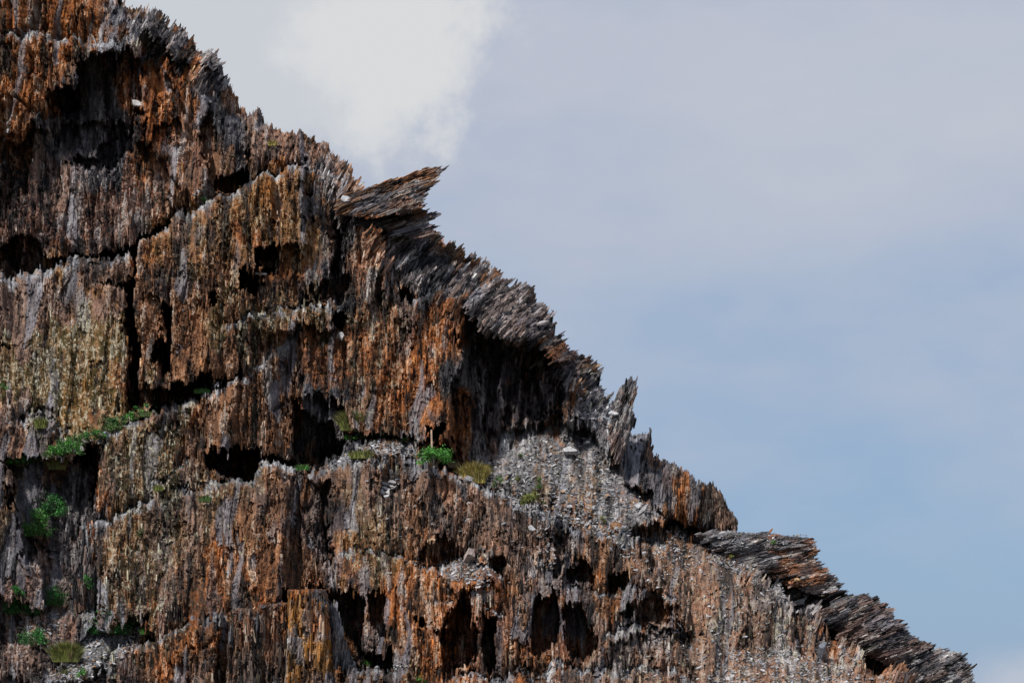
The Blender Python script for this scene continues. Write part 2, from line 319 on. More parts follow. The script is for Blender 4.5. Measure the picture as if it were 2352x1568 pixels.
    ([(1214, 1402), (1240, 1370), (1262, 1352), (1278, 1400), (1272, 1500), (1226, 1518), (1208, 1480)], 0.6, 0, 0, 10),
    ([(1290, 1400), (1318, 1385), (1352, 1432), (1368, 1500), (1312, 1518), (1296, 1470)], 0.4, 0, 0, 10),
    ([(1425, 1402), (1470, 1376), (1500, 1352), (1535, 1386), (1546, 1426), (1500, 1432), (1450, 1428)], -1.2, 0, 0, 12),
    ([(1010, 1550), (1150, 1545), (1380, 1525), (1600, 1560), (1600, 1900), (940, 1900)], -3.4, 1.2, 0, 10),
    ([(1440, 1220), (1560, 1190), (1640, 1216), (1740, 1300), (1800, 1360), (1890, 1470), (2050, 1540), (2260, 1700), (2400, 1900), (1380, 1900), (1400, 1560), (1400, 1470), (1600, 1440), (1560, 1380)], -2.5, 1.7, 0.1, 16),
    ([(1560, 1380), (1700, 1330), (1800, 1375), (1830, 1480), (1800, 1530), (1600, 1470)], -2.6, 1.2, 0.1, 22),
    ([(1828, 1400), (1880, 1400), (1900, 1450), (1900, 1500), (1835, 1500)], -1.9, -0.1, 0.3, 8),
    ([(-420, 1062), (20, 1066), (120, 1050), (190, 1064), (226, 1200), (190, 1217), (226, 1442), (300, 1452), (330, 1500), (200, 1620), (-420, 1900)], -2.3, 0.6, 0, 12),
    ([(38, 1085), (150, 1078), (212, 1085), (194, 1212), (186, 1330), (100, 1318), (60, 1240)], -1.4, 0.2, 0.5, 16),
    ([(-420, 1040), (8, 1060), (24, 1100), (46, 1250), (110, 1342), (96, 1400), (40, 1360), (-420, 1330)], -3.4, 0.3, 0.6, 9),
    ([(100, 1400), (225, 1395), (228, 1445), (200, 1480), (70, 1480), (60, 1410)], -3.0, 0.6, 0, 9),
    ([(225, 1440), (335, 1432), (352, 1452), (310, 1490), (200, 1560), (60, 1600), (60, 1540), (150, 1490)], -3.3, 2.0, 0, 9),
    ([(232, 1545), (262, 1490), (330, 1470), (440, 1421), (500, 1424), (560, 1500), (560, 1900), (200, 1900)], -4.4, 0.4, 0, 8),
    ([(40, 1480), (120, 1490), (150, 1540), (60, 1568), (-420, 1568), (-420, 1450)], -3.2, 0.5, 0, 9),
    ([(500, 1400), (590, 1385), (660, 1375), (664, 1800), (500, 1800)], -3.2, 0.2, 0, 8),
    ([(648, 1362), (745, 1352), (790, 1500), (800, 1800), (648, 1800)], -1.2, 0.2, 0, 8),
    ([(784, 1524), (830, 1526), (940, 1530), (952, 1560), (950, 1900), (780, 1900)], -4.2, 0.3, 0, 6),
]

# where the beds stand open: dark upright slits
SLITS = [([(640, 1064), (760, 1100), (752, 1350), (640, 1400)], 1.0), ([(550, 760), (700, 750), (690, 905), (660, 1080), (520, 1060)], 1.0), ([(700, 395), (795, 430), (795, 650), (740, 660)], 0.9), ([(1050, 690), (1120, 760), (1300, 840), (1290, 970), (1110, 1050), (1030, 1040)], 1.1),
         ([(470, 190), (580, 250), (570, 420), (470, 430)], 1.1), ([(980, 1070), (1130, 1110), (1120, 1300), (960, 1280)], 1.0), ([(110, 110), (320, 100), (330, 400), (110, 350)], 0.9), ([(560, 250), (720, 310), (840, 430), (780, 430), (600, 390)], 0.9),
         ([(310, 560), (400, 540), (480, 880), (330, 900)], 0.8), ([(1190, 1190), (1310, 1190), (1320, 1420), (1200, 1400)], 0.9), ([(1440, 1000), (1560, 1080), (1600, 1200), (1430, 1130)], 1.0), ([(750, 1340), (1150, 1360), (1150, 1568), (750, 1568)], 0.8), ([(1200, 1340), (1560, 1330), (1560, 1530), (1200, 1540)], 0.8),
         ([(-100, 1060), (225, 1070), (225, 1350), (-100, 1400)], 0.8), ([(220, 1480), (500, 1430), (500, 1700), (200, 1700)], 0.8), ([(10, 340), (330, 390), (340, 590), (0, 600)], 0.7), ([(380, 680), (480, 690), (480, 890), (380, 890)], 0.8), ([(1500, 1200), (1700, 1290), (1640, 1440), (1500, 1380)], 0.6)]
# worn tops of the steps: (line along the top edge, height seen, how far it falls back [m])
LEDGES = [
    ([(190, 1217), (240, 1188), (330, 1167), (385, 1153), (460, 1121), (560, 1093), (640, 1061), (684, 1068)], 17, 0.9),
    ([(690, 1080), (740, 1066), (800, 1050), (862, 1044)], 15, 0.8), ([(925, 1042), (960, 1052), (1040, 1084), (1130, 1114), (1210, 1164), (1300, 1187), (1440, 1237), (1530, 1243)], 18, 1.0),
    ([(225, 1062), (250, 994), (340, 955), (430, 904), (480, 899), (560, 853), (690, 753)], 15, 0.8), ([(312, 566), (380, 523), (470, 468), (520, 431), (600, 395), (690, 383), (728, 403), (790, 432)], 14, 0.8),
    ([(985, 1302), (1070, 1280), (1140, 1312), (1160, 1330)], 16, 0.9), ([(232, 1548), (262, 1492), (330, 1472), (440, 1422), (500, 1426)], 15, 0.8),
    ([(-40, 84), (0, 83), (110, 92), (290, 90)], 10, 0.5), ([(850, 512), (880, 560), (930, 692), (1010, 674), (1050, 692)], 10, 0.6), ([(-40, 650), (0, 648), (60, 629), (140, 603), (210, 594), (290, 596)], 16, 0.9),
    ([(-40, 967), (0, 967), (95, 970), (150, 1002)], 12, 0.6), ([(784, 1526), (830, 1528), (940, 1532)], 10, 0.5), ([(1010, 1552), (1150, 1547), (1380, 1527), (1600, 1562)], 16, 0.9),
    ([(1600, 1232), (1660, 1262), (1740, 1305), (1800, 1350), (1850, 1350)], 14, 0.8), ([(500, 742), (600, 712), (700, 694), (790, 696)], 16, 0.6), ([(700, 1230), (760, 1236)], 10, 0.5), ([(780, 1275), (900, 1262), (985, 1300)], 12, 0.5),
    ([(1300, 1342), (1400, 1362), (1460, 1352), (1560, 1385)], 12, 0.5), ([(1376, 1442), (1440, 1437), (1560, 1442), (1600, 1470)], 16, 0.8), ([(1000, 1385), (1090, 1352), (1150, 1390)], 9, 0.4), ([(100, 1402), (225, 1397)], 11, 0.6), ([(340, 1120), (440, 1070)], 10, 0.5),
]
def ledge_mask(line, hgt, u, v):
    xs = np.array([p[0] for p in line], float); ys = np.array([p[1] for p in line], float)
    t = v - np.interp(u, xs, ys); ix = np.nonzero((u >= xs[0]) & (u <= xs[-1]) & (t > -4) & (t < hgt))[0]
    return ix, np.clip(t[ix], 0, None) / hgt

# rock colours (albedo, in some zones also painted light and shade): stops from dark to light along a noise
PAL = {
    'rust':   [(0.024, 0.015, 0.012), (0.095, 0.041, 0.021), (0.215, 0.083, 0.031), (0.330, 0.138, 0.055), (0.410, 0.230, 0.140), (0.520, 0.390, 0.300)],
    'brown':  [(0.024, 0.018, 0.016), (0.072, 0.043, 0.029), (0.145, 0.080, 0.048), (0.230, 0.136, 0.088), (0.330, 0.230, 0.170), (0.450, 0.370, 0.310)],
    'pink':   [(0.060, 0.046, 0.042), (0.140, 0.100, 0.086), (0.230, 0.160, 0.130), (0.300, 0.220, 0.185), (0.370, 0.300, 0.270), (0.460, 0.400, 0.375)],
    'grey':   [(0.022, 0.022, 0.025), (0.060, 0.058, 0.064), (0.135, 0.122, 0.125), (0.225, 0.203, 0.204), (0.340, 0.318, 0.318), (0.500, 0.485, 0.490)],
    'dark':   [(0.016, 0.016, 0.018), (0.036, 0.035, 0.041), (0.072, 0.071, 0.080), (0.125, 0.120, 0.130), (0.200, 0.188, 0.192), (0.320, 0.300, 0.300)],
    'lichen': [(0.030, 0.024, 0.013), (0.080, 0.058, 0.028), (0.150, 0.098, 0.046), (0.215, 0.150, 0.080), (0.290, 0.235, 0.160), (0.430, 0.400, 0.320)],
    'ochre':  [(0.040, 0.026, 0.014), (0.110, 0.062, 0.022), (0.210, 0.110, 0.032), (0.290, 0.165, 0.055), (0.330, 0.220, 0.105), (0.400, 0.310, 0.200)],
    'scree':  [(0.052, 0.052, 0.056), (0.110, 0.110, 0.118), (0.190, 0.187, 0.198), (0.285, 0.280, 0.294), (0.390, 0.388, 0.402), (0.520, 0.520, 0.535)],
}
# (outline, palette, strength, softness, fine light flecks)
ZONES = [
    ([(-420, -430), (290, -5), (320, 110), (215, 118), (112, 215), (60, 350), (80, 430), (60, 520), (-420, 520)], 'rust', 0.6, 20, 0.3),
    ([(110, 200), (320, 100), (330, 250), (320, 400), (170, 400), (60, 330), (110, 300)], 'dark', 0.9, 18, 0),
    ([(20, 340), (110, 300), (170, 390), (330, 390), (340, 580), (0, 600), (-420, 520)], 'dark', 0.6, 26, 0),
    ([(40, 380), (70, 350), (130, 360), (190, 470), (150, 480), (90, 430)], 'pink', 0.6, 20, 0),
    ([(290, 0), (450, 60), (520, 140), (515, 190), (440, 150), (320, 160)], 'grey', 0.95, 12, 0),
    ([(320, 160), (440, 150), (430, 330), (420, 420), (350, 400), (318, 320)], 'rust', 0.75, 18, 0.1),
    ([(380, 290), (470, 260), (470, 430), (440, 470), (360, 440), (340, 370)], 'pink', 0.6, 24, 0.1),
    ([(430, 150), (520, 180), (570, 240), (560, 300), (500, 220), (470, 260), (430, 230)], 'grey', 0.85, 14, 0),
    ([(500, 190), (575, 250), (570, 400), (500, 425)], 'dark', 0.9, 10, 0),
    ([(470, 240), (500, 225), (502, 420), (468, 425)], 'brown', 0.9, 8, 0),
    ([(575, 245), (610, 240), (720, 310), (840, 415), (845, 440), (780, 440), (700, 390), (600, 392), (570, 390)], 'pink', 0.75, 14, 0),
    ([(520, 430), (690, 382), (715, 400), (700, 570), (600, 560), (540, 600), (400, 600), (380, 525)], 'ochre', 0.4, 25, 0.35),
    ([(702, 395), (790, 430), (800, 640), (745, 650), (735, 520), (705, 520)], 'grey', 0.8, 10, 0),
    ([(310, 640), (480, 560), (640, 560), (700, 690), (560, 850), (480, 890), (330, 900)], 'brown', 0.8, 30, 0.1),
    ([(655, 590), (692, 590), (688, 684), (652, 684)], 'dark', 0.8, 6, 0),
    ([(560, 560), (650, 560), (650, 640), (560, 640)], 'rust', 0.8, 20, 0),
    ([(480, 690), (800, 680), (800, 760), (600, 800), (500, 760)], 'lichen', 0.55, 30, 0.6),
    ([(-420, 590), (295, 590), (300, 720), (0, 800), (-420, 800)], 'pink', 0.85, 18, 0.1),
    ([(140, 640), (200, 600), (230, 660), (190, 700), (130, 690)], 'ochre', 0.7, 18, 0),
    ([(-420, 820), (0, 815), (120, 755), (285, 740), (285, 985), (120, 990), (0, 920)], 'lichen', 0.8, 26, 0.8),
    ([(100, 925), (270, 920), (270, 990), (110, 985)], 'ochre', 0.55, 20, 0.7),
    ([(-420, 900), (50, 915), (150, 1000), (150, 1050), (-420, 1070)], 'pink', 0.7, 12, 0.1),
    ([(225, 1060), (250, 990), (430, 900), (480, 898), (470, 1100), (350, 1175), (215, 1205)], 'lichen', 0.6, 25, 0.6),
    ([(435, 905), (475, 900), (460, 980), (440, 1000)], 'rust', 0.9, 6, 0),
    ([(480, 890), (690, 760), (690, 905), (650, 1080), (480, 1060)], 'brown', 0.85, 20, 0.05),
    ([(640, 740), (700, 740), (690, 905), (650, 900)], 'pink', 0.5, 12, 0),
    ([(690, 760), (800, 745), (800, 925), (700, 915)], 'rust', 0.6, 20, 0.1),
    ([(690, 900), (800, 925), (800, 1040), (660, 1060)], 'dark', 0.95, 8, 0),  # main cave: its shade painted in as dark rock colour
    ([(790, 510), (880, 545), (940, 690), (900, 720), (860, 720), (800, 700)], 'pink', 0.5, 18, 0.1),
    ([(838, 540), (876, 545), (876, 700), (840, 700)], 'rust', 0.95, 6, 0),
    ([(800, 700), (930, 700), (930, 1000), (800, 980)], 'brown', 0.6, 22, 0.4),
    ([(935, 690), (1050, 680), (1040, 1030), (950, 1016)], 'rust', 0.65, 14, 0.1),
    ([(850, 860), (880, 860), (880, 980), (850, 980)], 'rust', 0.7, 8, 0),
    ([(1050, 690), (1120, 760), (1300, 840), (1290, 970), (1110, 1050), (1040, 1030)], 'dark', 0.85, 14, 0),  # recess under the ridge, its shade put in by colour
    ([(1050, 690), (1090, 740), (1120, 780), (1116, 900), (1060, 900)], 'grey', 0.6, 12, 0),
    ([(880, 480), (985, 485), (1060, 560), (1090, 620), (1010, 620), (900, 560)], 'grey', 0.95, 12, 0),
    ([(960, 560), (1130, 610), (1240, 660), (1280, 740), (1230, 760), (1110, 760), (1030, 680), (960, 690), (900, 600)], 'grey', 0.9, 14, 0),
    ([(1070, 650), (1170, 640), (1240, 700), (1170, 765), (1100, 740)], 'pink', 0.4, 22, 0),
    ([(900, 620), (1000, 620), (1060, 680), (960, 700)], 'pink', 0.4, 22, 0),
    ([(1230, 690), (1290, 730), (1340, 810), (1290, 840), (1220, 780), (1190, 770)], 'dark', 0.8, 16, 0),
    ([(1290, 840), (1390, 830), (1430, 900), (1440, 1060), (1380, 1080), (1300, 970)], 'grey', 0.95, 14, 0.2),
    ([(1330, 960), (1440, 930), (1510, 1010), (1600, 1130), (1560, 1200), (1440, 1120)], 'grey', 0.85, 14, 0),
    ([(1420, 960), (1510, 1000), (1560, 1100), (1530, 1160), (1440, 1100)], 'dark', 0.55, 16, 0),
    ([(1110, 1050), (1130, 985), (1210, 985), (1200, 1050)], 'pink', 0.9, 14, 0),
    ([(1150, 1030), (1280, 990), (1390, 1060), (1500, 1180), (1290, 1195), (1130, 1115), (1060, 1070)], 'scree', 0.85, 16, 0.25),
    ([(1236, 1026), (1264, 1020), (1325, 1150), (1300, 1190), (1250, 1170)], 'ochre', 0.5, 10, 0),
    ([(1322, 1085), (1352, 1088), (1398, 1165), (1420, 1220), (1330, 1170)], 'ochre', 0.5, 10, 0),
    ([(690, 1076), (870, 1000), (970, 1030), (960, 1056), (860, 1046)], 'scree', 0.8, 10, 0.4),
    ([(188, 1218), (640, 1060), (690, 1090), (690, 1150), (420, 1240), (230, 1300)], 'lichen', 0.3, 34, 0.45),
    ([(228, 1240), (420, 1240), (420, 1440), (300, 1450), (226, 1440)], 'lichen', 0.25, 34, 0.5),
    ([(640, 1065), (760, 1160), (750, 1350), (620, 1400), (560, 1250)], 'brown', 0.7, 30, 0.05),
    ([(690, 1150), (760, 1150), (752, 1350), (690, 1350)], 'dark', 0.6, 14, 0),  # shade of the deep corner, put into the colour
    ([(800, 1050), (900, 1180), (880, 1340), (800, 1340), (760, 1160)], 'lichen', 0.4, 24, 0.4),
    ([(900, 1130), (980, 1080), (1110, 1130), (1200, 1200), (1180, 1300), (1060, 1290)], 'pink', 0.6, 30, 0.15),
    ([(1130, 1110), (1300, 1190), (1300, 1290), (1180, 1300)], 'pink', 0.6, 30, 0.1),
    ([(1210, 1200), (1300, 1190), (1310, 1330), (1230, 1300)], 'grey', 0.6, 14, 0.1),
    ([(990, 1300), (1070, 1280), (1140, 1340), (1050, 1345)], 'scree', 0.6, 14, 0.5),
    ([(750, 1350), (840, 1350), (910, 1490), (800, 1530)], 'dark', 0.6, 10, 0),  # shade of the low hollow painted into the rock colour
    ([(1000, 1550), (1040, 1380), (1150, 1380), (1150, 1540)], 'dark', 0.4, 10, 0),  # hollow shade again, painted more weakly
    ([(1200, 1530), (1215, 1370), (1300, 1350), (1376, 1440), (1370, 1530)], 'dark', 0.4, 10, 0),  # painted shade of the next hollow to the right
    ([(1440, 1220), (1640, 1216), (1740, 1300), (1890, 1470), (2260, 1700), (1400, 1900), (1400, 1480), (1600, 1440)], 'pink', 0.65, 30, 0.3),
    ([(1620, 1220), (1740, 1300), (1800, 1360), (1760, 1400), (1640, 1300)], 'grey', 0.6, 20, 0.3),
    ([(1760, 1320), (1850, 1340), (1920, 1420), (1880, 1480), (1790, 1420)], 'grey', 0.8, 16, 0),
    ([(1380, 1440), (1560, 1440), (1500, 1568), (1380, 1568)], 'pink', 0.6, 20, 0.3),
    ([(1700, 1480), (1850, 1500), (2000, 1568), (1700, 1568)], 'scree', 0.55, 20, 0.6),
    ([(-420, 1060), (200, 1070), (225, 1440), (320, 1480), (200, 1700), (-420, 1900)], 'grey', 0.6, 22, 0.1),
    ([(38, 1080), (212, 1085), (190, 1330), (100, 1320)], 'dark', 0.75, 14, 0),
    ([(-420, 1040), (20, 1060), (30, 1200), (-420, 1300)], 'ochre', 0.5, 14, 0.2),
    ([(205, 1070), (222, 1070), (225, 1190), (210, 1200)], 'rust', 0.9, 5, 0),
    ([(90, 1340), (140, 1350), (110, 1450), (40, 1560), (-60, 1560), (40, 1420)], 'pink', 0.7, 14, 0),
    ([(225, 1440), (335, 1436), (310, 1490), (200, 1570), (130, 1570), (150, 1490)], 'scree', 0.85, 10, 0.5),
    ([(784, 1524), (950, 1530), (950, 1900), (780, 1900)], 'brown', 0.5, 10, 0.4),
]
PSTACK = {k: np.array(v) for k, v in PAL.items()}
def ramp(stops, t):
    x = np.clip(t, 0, 1) * (len(stops) - 1.001); i = x.astype(int); f = (x - i)[:, None]
    return stops[i] * (1 - f) + stops[i + 1] * f

def rock_colour(u, v, cs, sn, zones, base='brown', ou=0, slabs=None):
    """albedo per point: fibres along the bedding, blotches, flecks"""
    f20 = lic(20, u, v, cs, sn, 170, 15, ou + 900, 300); f9 = lic(9, u, v, cs, sn, 80, 13, ou + 50, 700); f4 = lic(4, u, v, cs, sn, 34, 11, ou + 5, 90)
    blot = bil(46, u, v * 0.8, ou + 400, 33); fine = samp(2, u * 1.3, v * 1.0, ou, 0); b9 = bil(9, u, v, ou + 77, 0)
    t = 0.41 + 0.09 * f20 + 0.12 * f9 + 0.13 * f4 + 0.07 * blot + 0.06 * b9 + 0.075 * fine + 0.05 * samp(4, u, v * 0.8, ou + 222, 17)
    t = 0.415 + 1.45 * (t - 0.41)
    if slabs is not None:
        t = t * (1 - 0.6 * slabs[0]) + slabs[0] * 0.6 * (0.42 + 0.55 * slabs[1] + 0.05 * f9 + 0.04 * f4)
    rk = 1.0 if base in ('brown', 'ochre', 'rust') else 0.25
    hue = bil(110, u, v * 0.7, ou + 1200, 800) * 0.45 + f20 * 0.36 + blot * 0.45 + 0.25 * b9
    wr = rk * smooth((hue + 0.3) / 0.8)[:, None]; wp = smooth((-hue - 0.55) / 0.9)[:, None]; wd = smooth((f20 * 0.7 - bil(46, u, v * 0.5, ou + 10, 1500) - 1.15) / 0.6)[:, None]
    col = ramp(PSTACK[base], t)
    col = col * (1 - wr) + ramp(PSTACK['rust'], t) * wr
    col = col * (1 - 0.75 * wp) + ramp(PSTACK['pink'], t) * 0.75 * wp
    flk = np.full(u.shape, 0.15)
    if slabs is not None:
        m = (0.75 * slabs[0] * smooth((slabs[1] - 0.2) / 0.06))[:, None]; gsl = m
    cj_ = lic(9, u, v, cs, sn, 60, 7, 40, 4); cj4_ = lic(4, u, v, cs, sn, 26, 7, 60, 44)
    wu2 = u + 7 * bil(20, u, v * 0.35, 60, 900) + 2.2 * bil(4, u, v * 0.5, 0, 70); wv2 = v + 4 * cj_ + 3 * cj4_ + 8 * bil(46, u, v, 0, 31)
    wu = u + 22 * bil(46, u, v * .6, 3, 500) + 9 * bil(20, u, v * .6, 1, 1); wv = v + 30 * bil(46, u, v, 700, 5) + 22 * f9 + 14 * f20
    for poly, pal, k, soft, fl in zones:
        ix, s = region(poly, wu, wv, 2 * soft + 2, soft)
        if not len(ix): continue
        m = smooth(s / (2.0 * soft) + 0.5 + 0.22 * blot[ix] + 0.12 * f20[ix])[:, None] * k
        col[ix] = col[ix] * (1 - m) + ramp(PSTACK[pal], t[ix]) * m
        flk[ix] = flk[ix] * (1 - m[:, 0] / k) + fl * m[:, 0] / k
    if slabs is not None: col = col * (1 - gsl) + ramp(PSTACK['grey'], t * 0.85) * np.array([0.93, 1.0, 1.10]) * gsl
    if zones is ZONES:
        for line, hgt, back in LEDGES:
            ix, tt_ = ledge_mask(line, hgt * 1.45, wu2, wv2)
            m = (0.9 * smooth((1 - tt_) * 1.6) * smooth((f9[ix] * .5 + b9[ix] + 0.9) / 1.0))[:, None]; col[ix] = col[ix] * (1 - m) + ramp(PSTACK['scree'], t[ix]) * m  # pale debris colour, also paints light on the ledge tops
    col = col * (1 - 0.6 * wd) + ramp(PSTACK['dark'], t) * 0.6 * wd
    # pale crusty lichen flecks and moss between them
    cr = samp(4, u * 1.15, v * 0.95, ou + 1700, 40) * 0.75 + fine * 0.55 + 0.5 * b9
    k = smooth((cr - 1.45 + 1.05 * flk) / 0.45)[:, None] * np.clip(flk * 1.6, 0, 0.85)[:, None]
    col = col * (1 - k) + np.array([0.44, 0.405, 0.305]) * k
    k = smooth((-cr - 1.0 + 0.7 * flk) / 0.4)[:, None] * np.clip(flk * 1.5 - 0.2, 0, 0.8)[:, None]
    col = col * (1 - k) + np.array([0.05, 0.048, 0.016]) * k
    lum = col.mean(1, keepdims=True); col = np.clip(lum + (col - lum) * 1.13, 0.002, 1); chroma = (col.max(1) - col.min(1)) / col.max(1)
    wm = smooth((chroma - 0.25) / 0.35)[:, None]; col = col * (np.array([0.965, 1.0, 1.035]) * (1 - wm) + np.array([1.12, 1.01, 0.93]) * wm)
    return np.clip(col * 0.87, 0.004, 0.75)

def fibres(u, v, th, amp, ou=0, slit=0.5):
    """relief of the split slate, metres, positive = into the rock"""
    cs, sn = np.cos(th), np.sin(th)
    f46 = lic(46, u, v, cs, sn, 260, 13, ou + 300, 60); f20 = lic(20, u, v, cs, sn, 150, 15, ou + 31, 400); f9 = lic(9, u, v, cs, sn, 95, 15, ou + 700, 12); f4 = lic(4, u, v, cs, sn, 46, 13, ou + 1, 1)
    h = 0.15 * f46 + 0.10 * f20; fine = 0.055 * f9 + 0.042 * f4
    slab_ = np.zeros(u.shape); tone_ = np.zeros(u.shape)
    g1 = smooth(bil(46, u, v * 0.45, 900, 9) * 0.6 + slit); g2 = smooth(bil(20, u, v * 0.35, 90, 99) * 0.5 + slit - 0.15)
    h += 0.40 * np.exp(-(f46 / 0.11) ** 2) * g1; fine += (0.34 * np.exp(-(f20 / 0.15) ** 2) + 0.20 * np.exp(-(f9 / 0.17) ** 2)) * g2 + 0.06 * np.exp(-(f4 / 0.2) ** 2)
    fine += 0.05 * bil(9, u, v * 0.7, ou + 5, 88) + 0.045 * bil(4, u, v * 0.7, ou, 8) + 0.03 * samp(2, u, v, ou, 5)
    tq = np.round(th / 0.21) * 0.21; cq = u * np.sin(tq) + v * np.cos(tq); aq = v * np.sin(tq) - u * np.cos(tq)
    upright = 1.0
    # planks broken across: each hangs out a little at its lower end
    for k, (wc, hc, a, b) in enumerate(((11, 120, 0.07, 0.04), (30, 200, 0.24, 0.06), (5, 60, 0.03, 0.02), (17, 130, 0.09, 0.03))):
        uu = cq + ou + 0.45 * wc * f46 + 0.25 * wc * bil(20, u, v * 0.3, 11 * k, 5)
        i = np.floor(uu / wc); r = hash01(i, i * 0 + k)
        vv = aq + 900 * r + 9 * bil(9, u, v, 3 * k, 0) + 5 * bil(4, u * 1.0, v, 8 * k, 0)
        hh = hc * (0.6 + 0.9 * hash01(i, i * 0 + 7 + k)); j = np.floor(vv / hh); fr = vv / hh - j
        h += upright * (a * (2 * hash01(i, j, i * 0 + 3 + k) - 1) - b * (fr - 0.5) + 0.12 * wc / 15 * (hash01(i, j, i * 0 + 40) > 0.90))
        if wc in (30, 17):
            edge = np.minimum(smooth(np.minimum(uu / wc - i, 1 - uu / wc + i) / 0.16), smooth(np.minimum(fr, 1 - fr) / 0.06))
            q = (hash01(i, j, i * 0 + 55 + k) > (0.76 if wc == 30 else 0.84)) * edge; slab_ = np.maximum(slab_, q); tone_ = np.where(q > 0, hash01(i, j, i * 0 + 91) - 0.45, tone_)
            h += q * 0.10 * (hash01(i, j, i * 0 + 13) - 0.5) * (uu / wc - i)
    fibres.slab = (slab_, tone_)
    return (h + fine * (1 - 0.78 * slab_)) * amp

def drop_grid(keep, nu, nv, idx_offset=0):
    """quads of a masked grid (row-major nv x nu), compacted; also the open border edges"""
    k = keep.reshape(nv, nu); q = k[:-1, :-1] & k[:-1, 1:] & k[1:, :-1] & k[1:, 1:]
    jj, ii = np.nonzero(q); a = jj * nu + ii
    quads = np.stack([a, a + nu, a + nu + 1, a + 1], 1)
    used = np.zeros(nu * nv, bool); used[quads.ravel()] = True
    rem = np.full(nu * nv, -1, np.int64); rem[used] = np.arange(used.sum())
    qp = np.pad(q, 1)
    E = []
    for (dj, di, p, r) in ((-1, 0, 3, 0), (1, 0, 1, 2), (0, -1, 0, 1), (0, 1, 2, 3)):
        nb = qp[1 + dj:1 + dj + q.shape[0], 1 + di:1 + di + q.shape[1]]
        bj, bi = np.nonzero(q & ~nb); b = bj * nu + bi; cc = np.stack([b, b + nu, b + nu + 1, b + 1], 1)
        E.append(np.stack([cc[:, p], cc[:, r]], 1))
    return rem[quads], used, rem[np.concatenate(E)]
def add_back(V, Q, E, col, back):
    """close the open border towards the back: a rim of real thickness and what lies behind it"""
    bv = np.unique(E); mp = np.full(len(V), -1, np.int64); mp[bv] = np.arange(len(bv)) + len(V)
    B = V[bv] + back(V[bv]); W = np.concatenate([V, B])
    q2 = np.stack([E[:, 1], E[:, 0], mp[E[:, 0]], mp[E[:, 1]]], 1)
    return W, np.concatenate([Q, q2]), np.concatenate([col, col[bv]])

def shards(P, D, NRM, L, w, t, twist, col, rs, root=0.45):
    """thin split pieces of slate: P middle, D long direction, NRM out of the rock"""
    n = len(P); D = D / np.linalg.norm(D, axis=1, keepdims=True)
    A = np.cross(D, NRM); A /= np.linalg.norm(A, axis=1, keepdims=True) + 1e-9; B = np.cross(A, D)
    c, s = np.cos(twist)[:, None], np.sin(twist)[:, None]; A2 = A * c + B * s; B2 = B * c - A * s
    L, w, t = L[:, None], w[:, None], t[:, None]
    sk = rs.uniform(-0.6, 0.6, (n, 1)); tw = rs.uniform(0.05, 0.7, (n, 1)); mid = rs.uniform(0.1, 0.45, (n, 1))
    b0 = P - D * L * root
    V = np.stack([b0 - A2 * w * .45 - B2 * t * .5, b0 + A2 * w * .45 - B2 * t * .5, b0 + A2 * w * .45 + B2 * t * .5, b0 - A2 * w * .45 + B2 * t * .5,
                  P + D * L * mid - A2 * w * .5 - B2 * t * .5, P + D * L * mid + A2 * w * .5 - B2 * t * .5, P + D * L * mid + A2 * w * .5 + B2 * t * .5, P + D * L * mid - A2 * w * .5 + B2 * t * .5,
                  P + D * L * (1 - root) + A2 * w * .5 * (sk - tw), P + D * L * (1 - root) * rs.uniform(.8, 1.0, (n, 1)) + A2 * w * .5 * (sk + tw)], 1)
    o = (np.arange(n) * 10)[:, None]
    Q = np.concatenate([o + np.array([[0, 1, 5, 4]]), o + np.array([[1, 2, 6, 5]]), o + np.array([[2, 3, 7, 6]]), o + np.array([[3, 0, 4, 7]]), o + np.array([[4, 5, 9, 8]]), o + np.array([[7, 8, 9, 6]]), o + np.array([[0, 3, 2, 1]])])
    Tt = np.concatenate([o + np.array([[5, 6, 9]]), o + np.array([[4, 8, 7]])])
    return V.reshape(-1, 3), Q, Tt, np.repeat(col, 10, 0)
def merge(parts):
    V, Q, Tt, Cc = [], [], [], []; off = 0
    for v, q, t, c in parts:
        V.append(v); Cc.append(c)
        if q is not None and len(q): Q.append(q + off)
        if t is not None and len(t): Tt.append(t + off)
        off += len(v)
    return np.concatenate(V), (np.concatenate(Q) if Q else None), (np.concatenate(Tt) if Tt else None), np.concatenate(Cc)

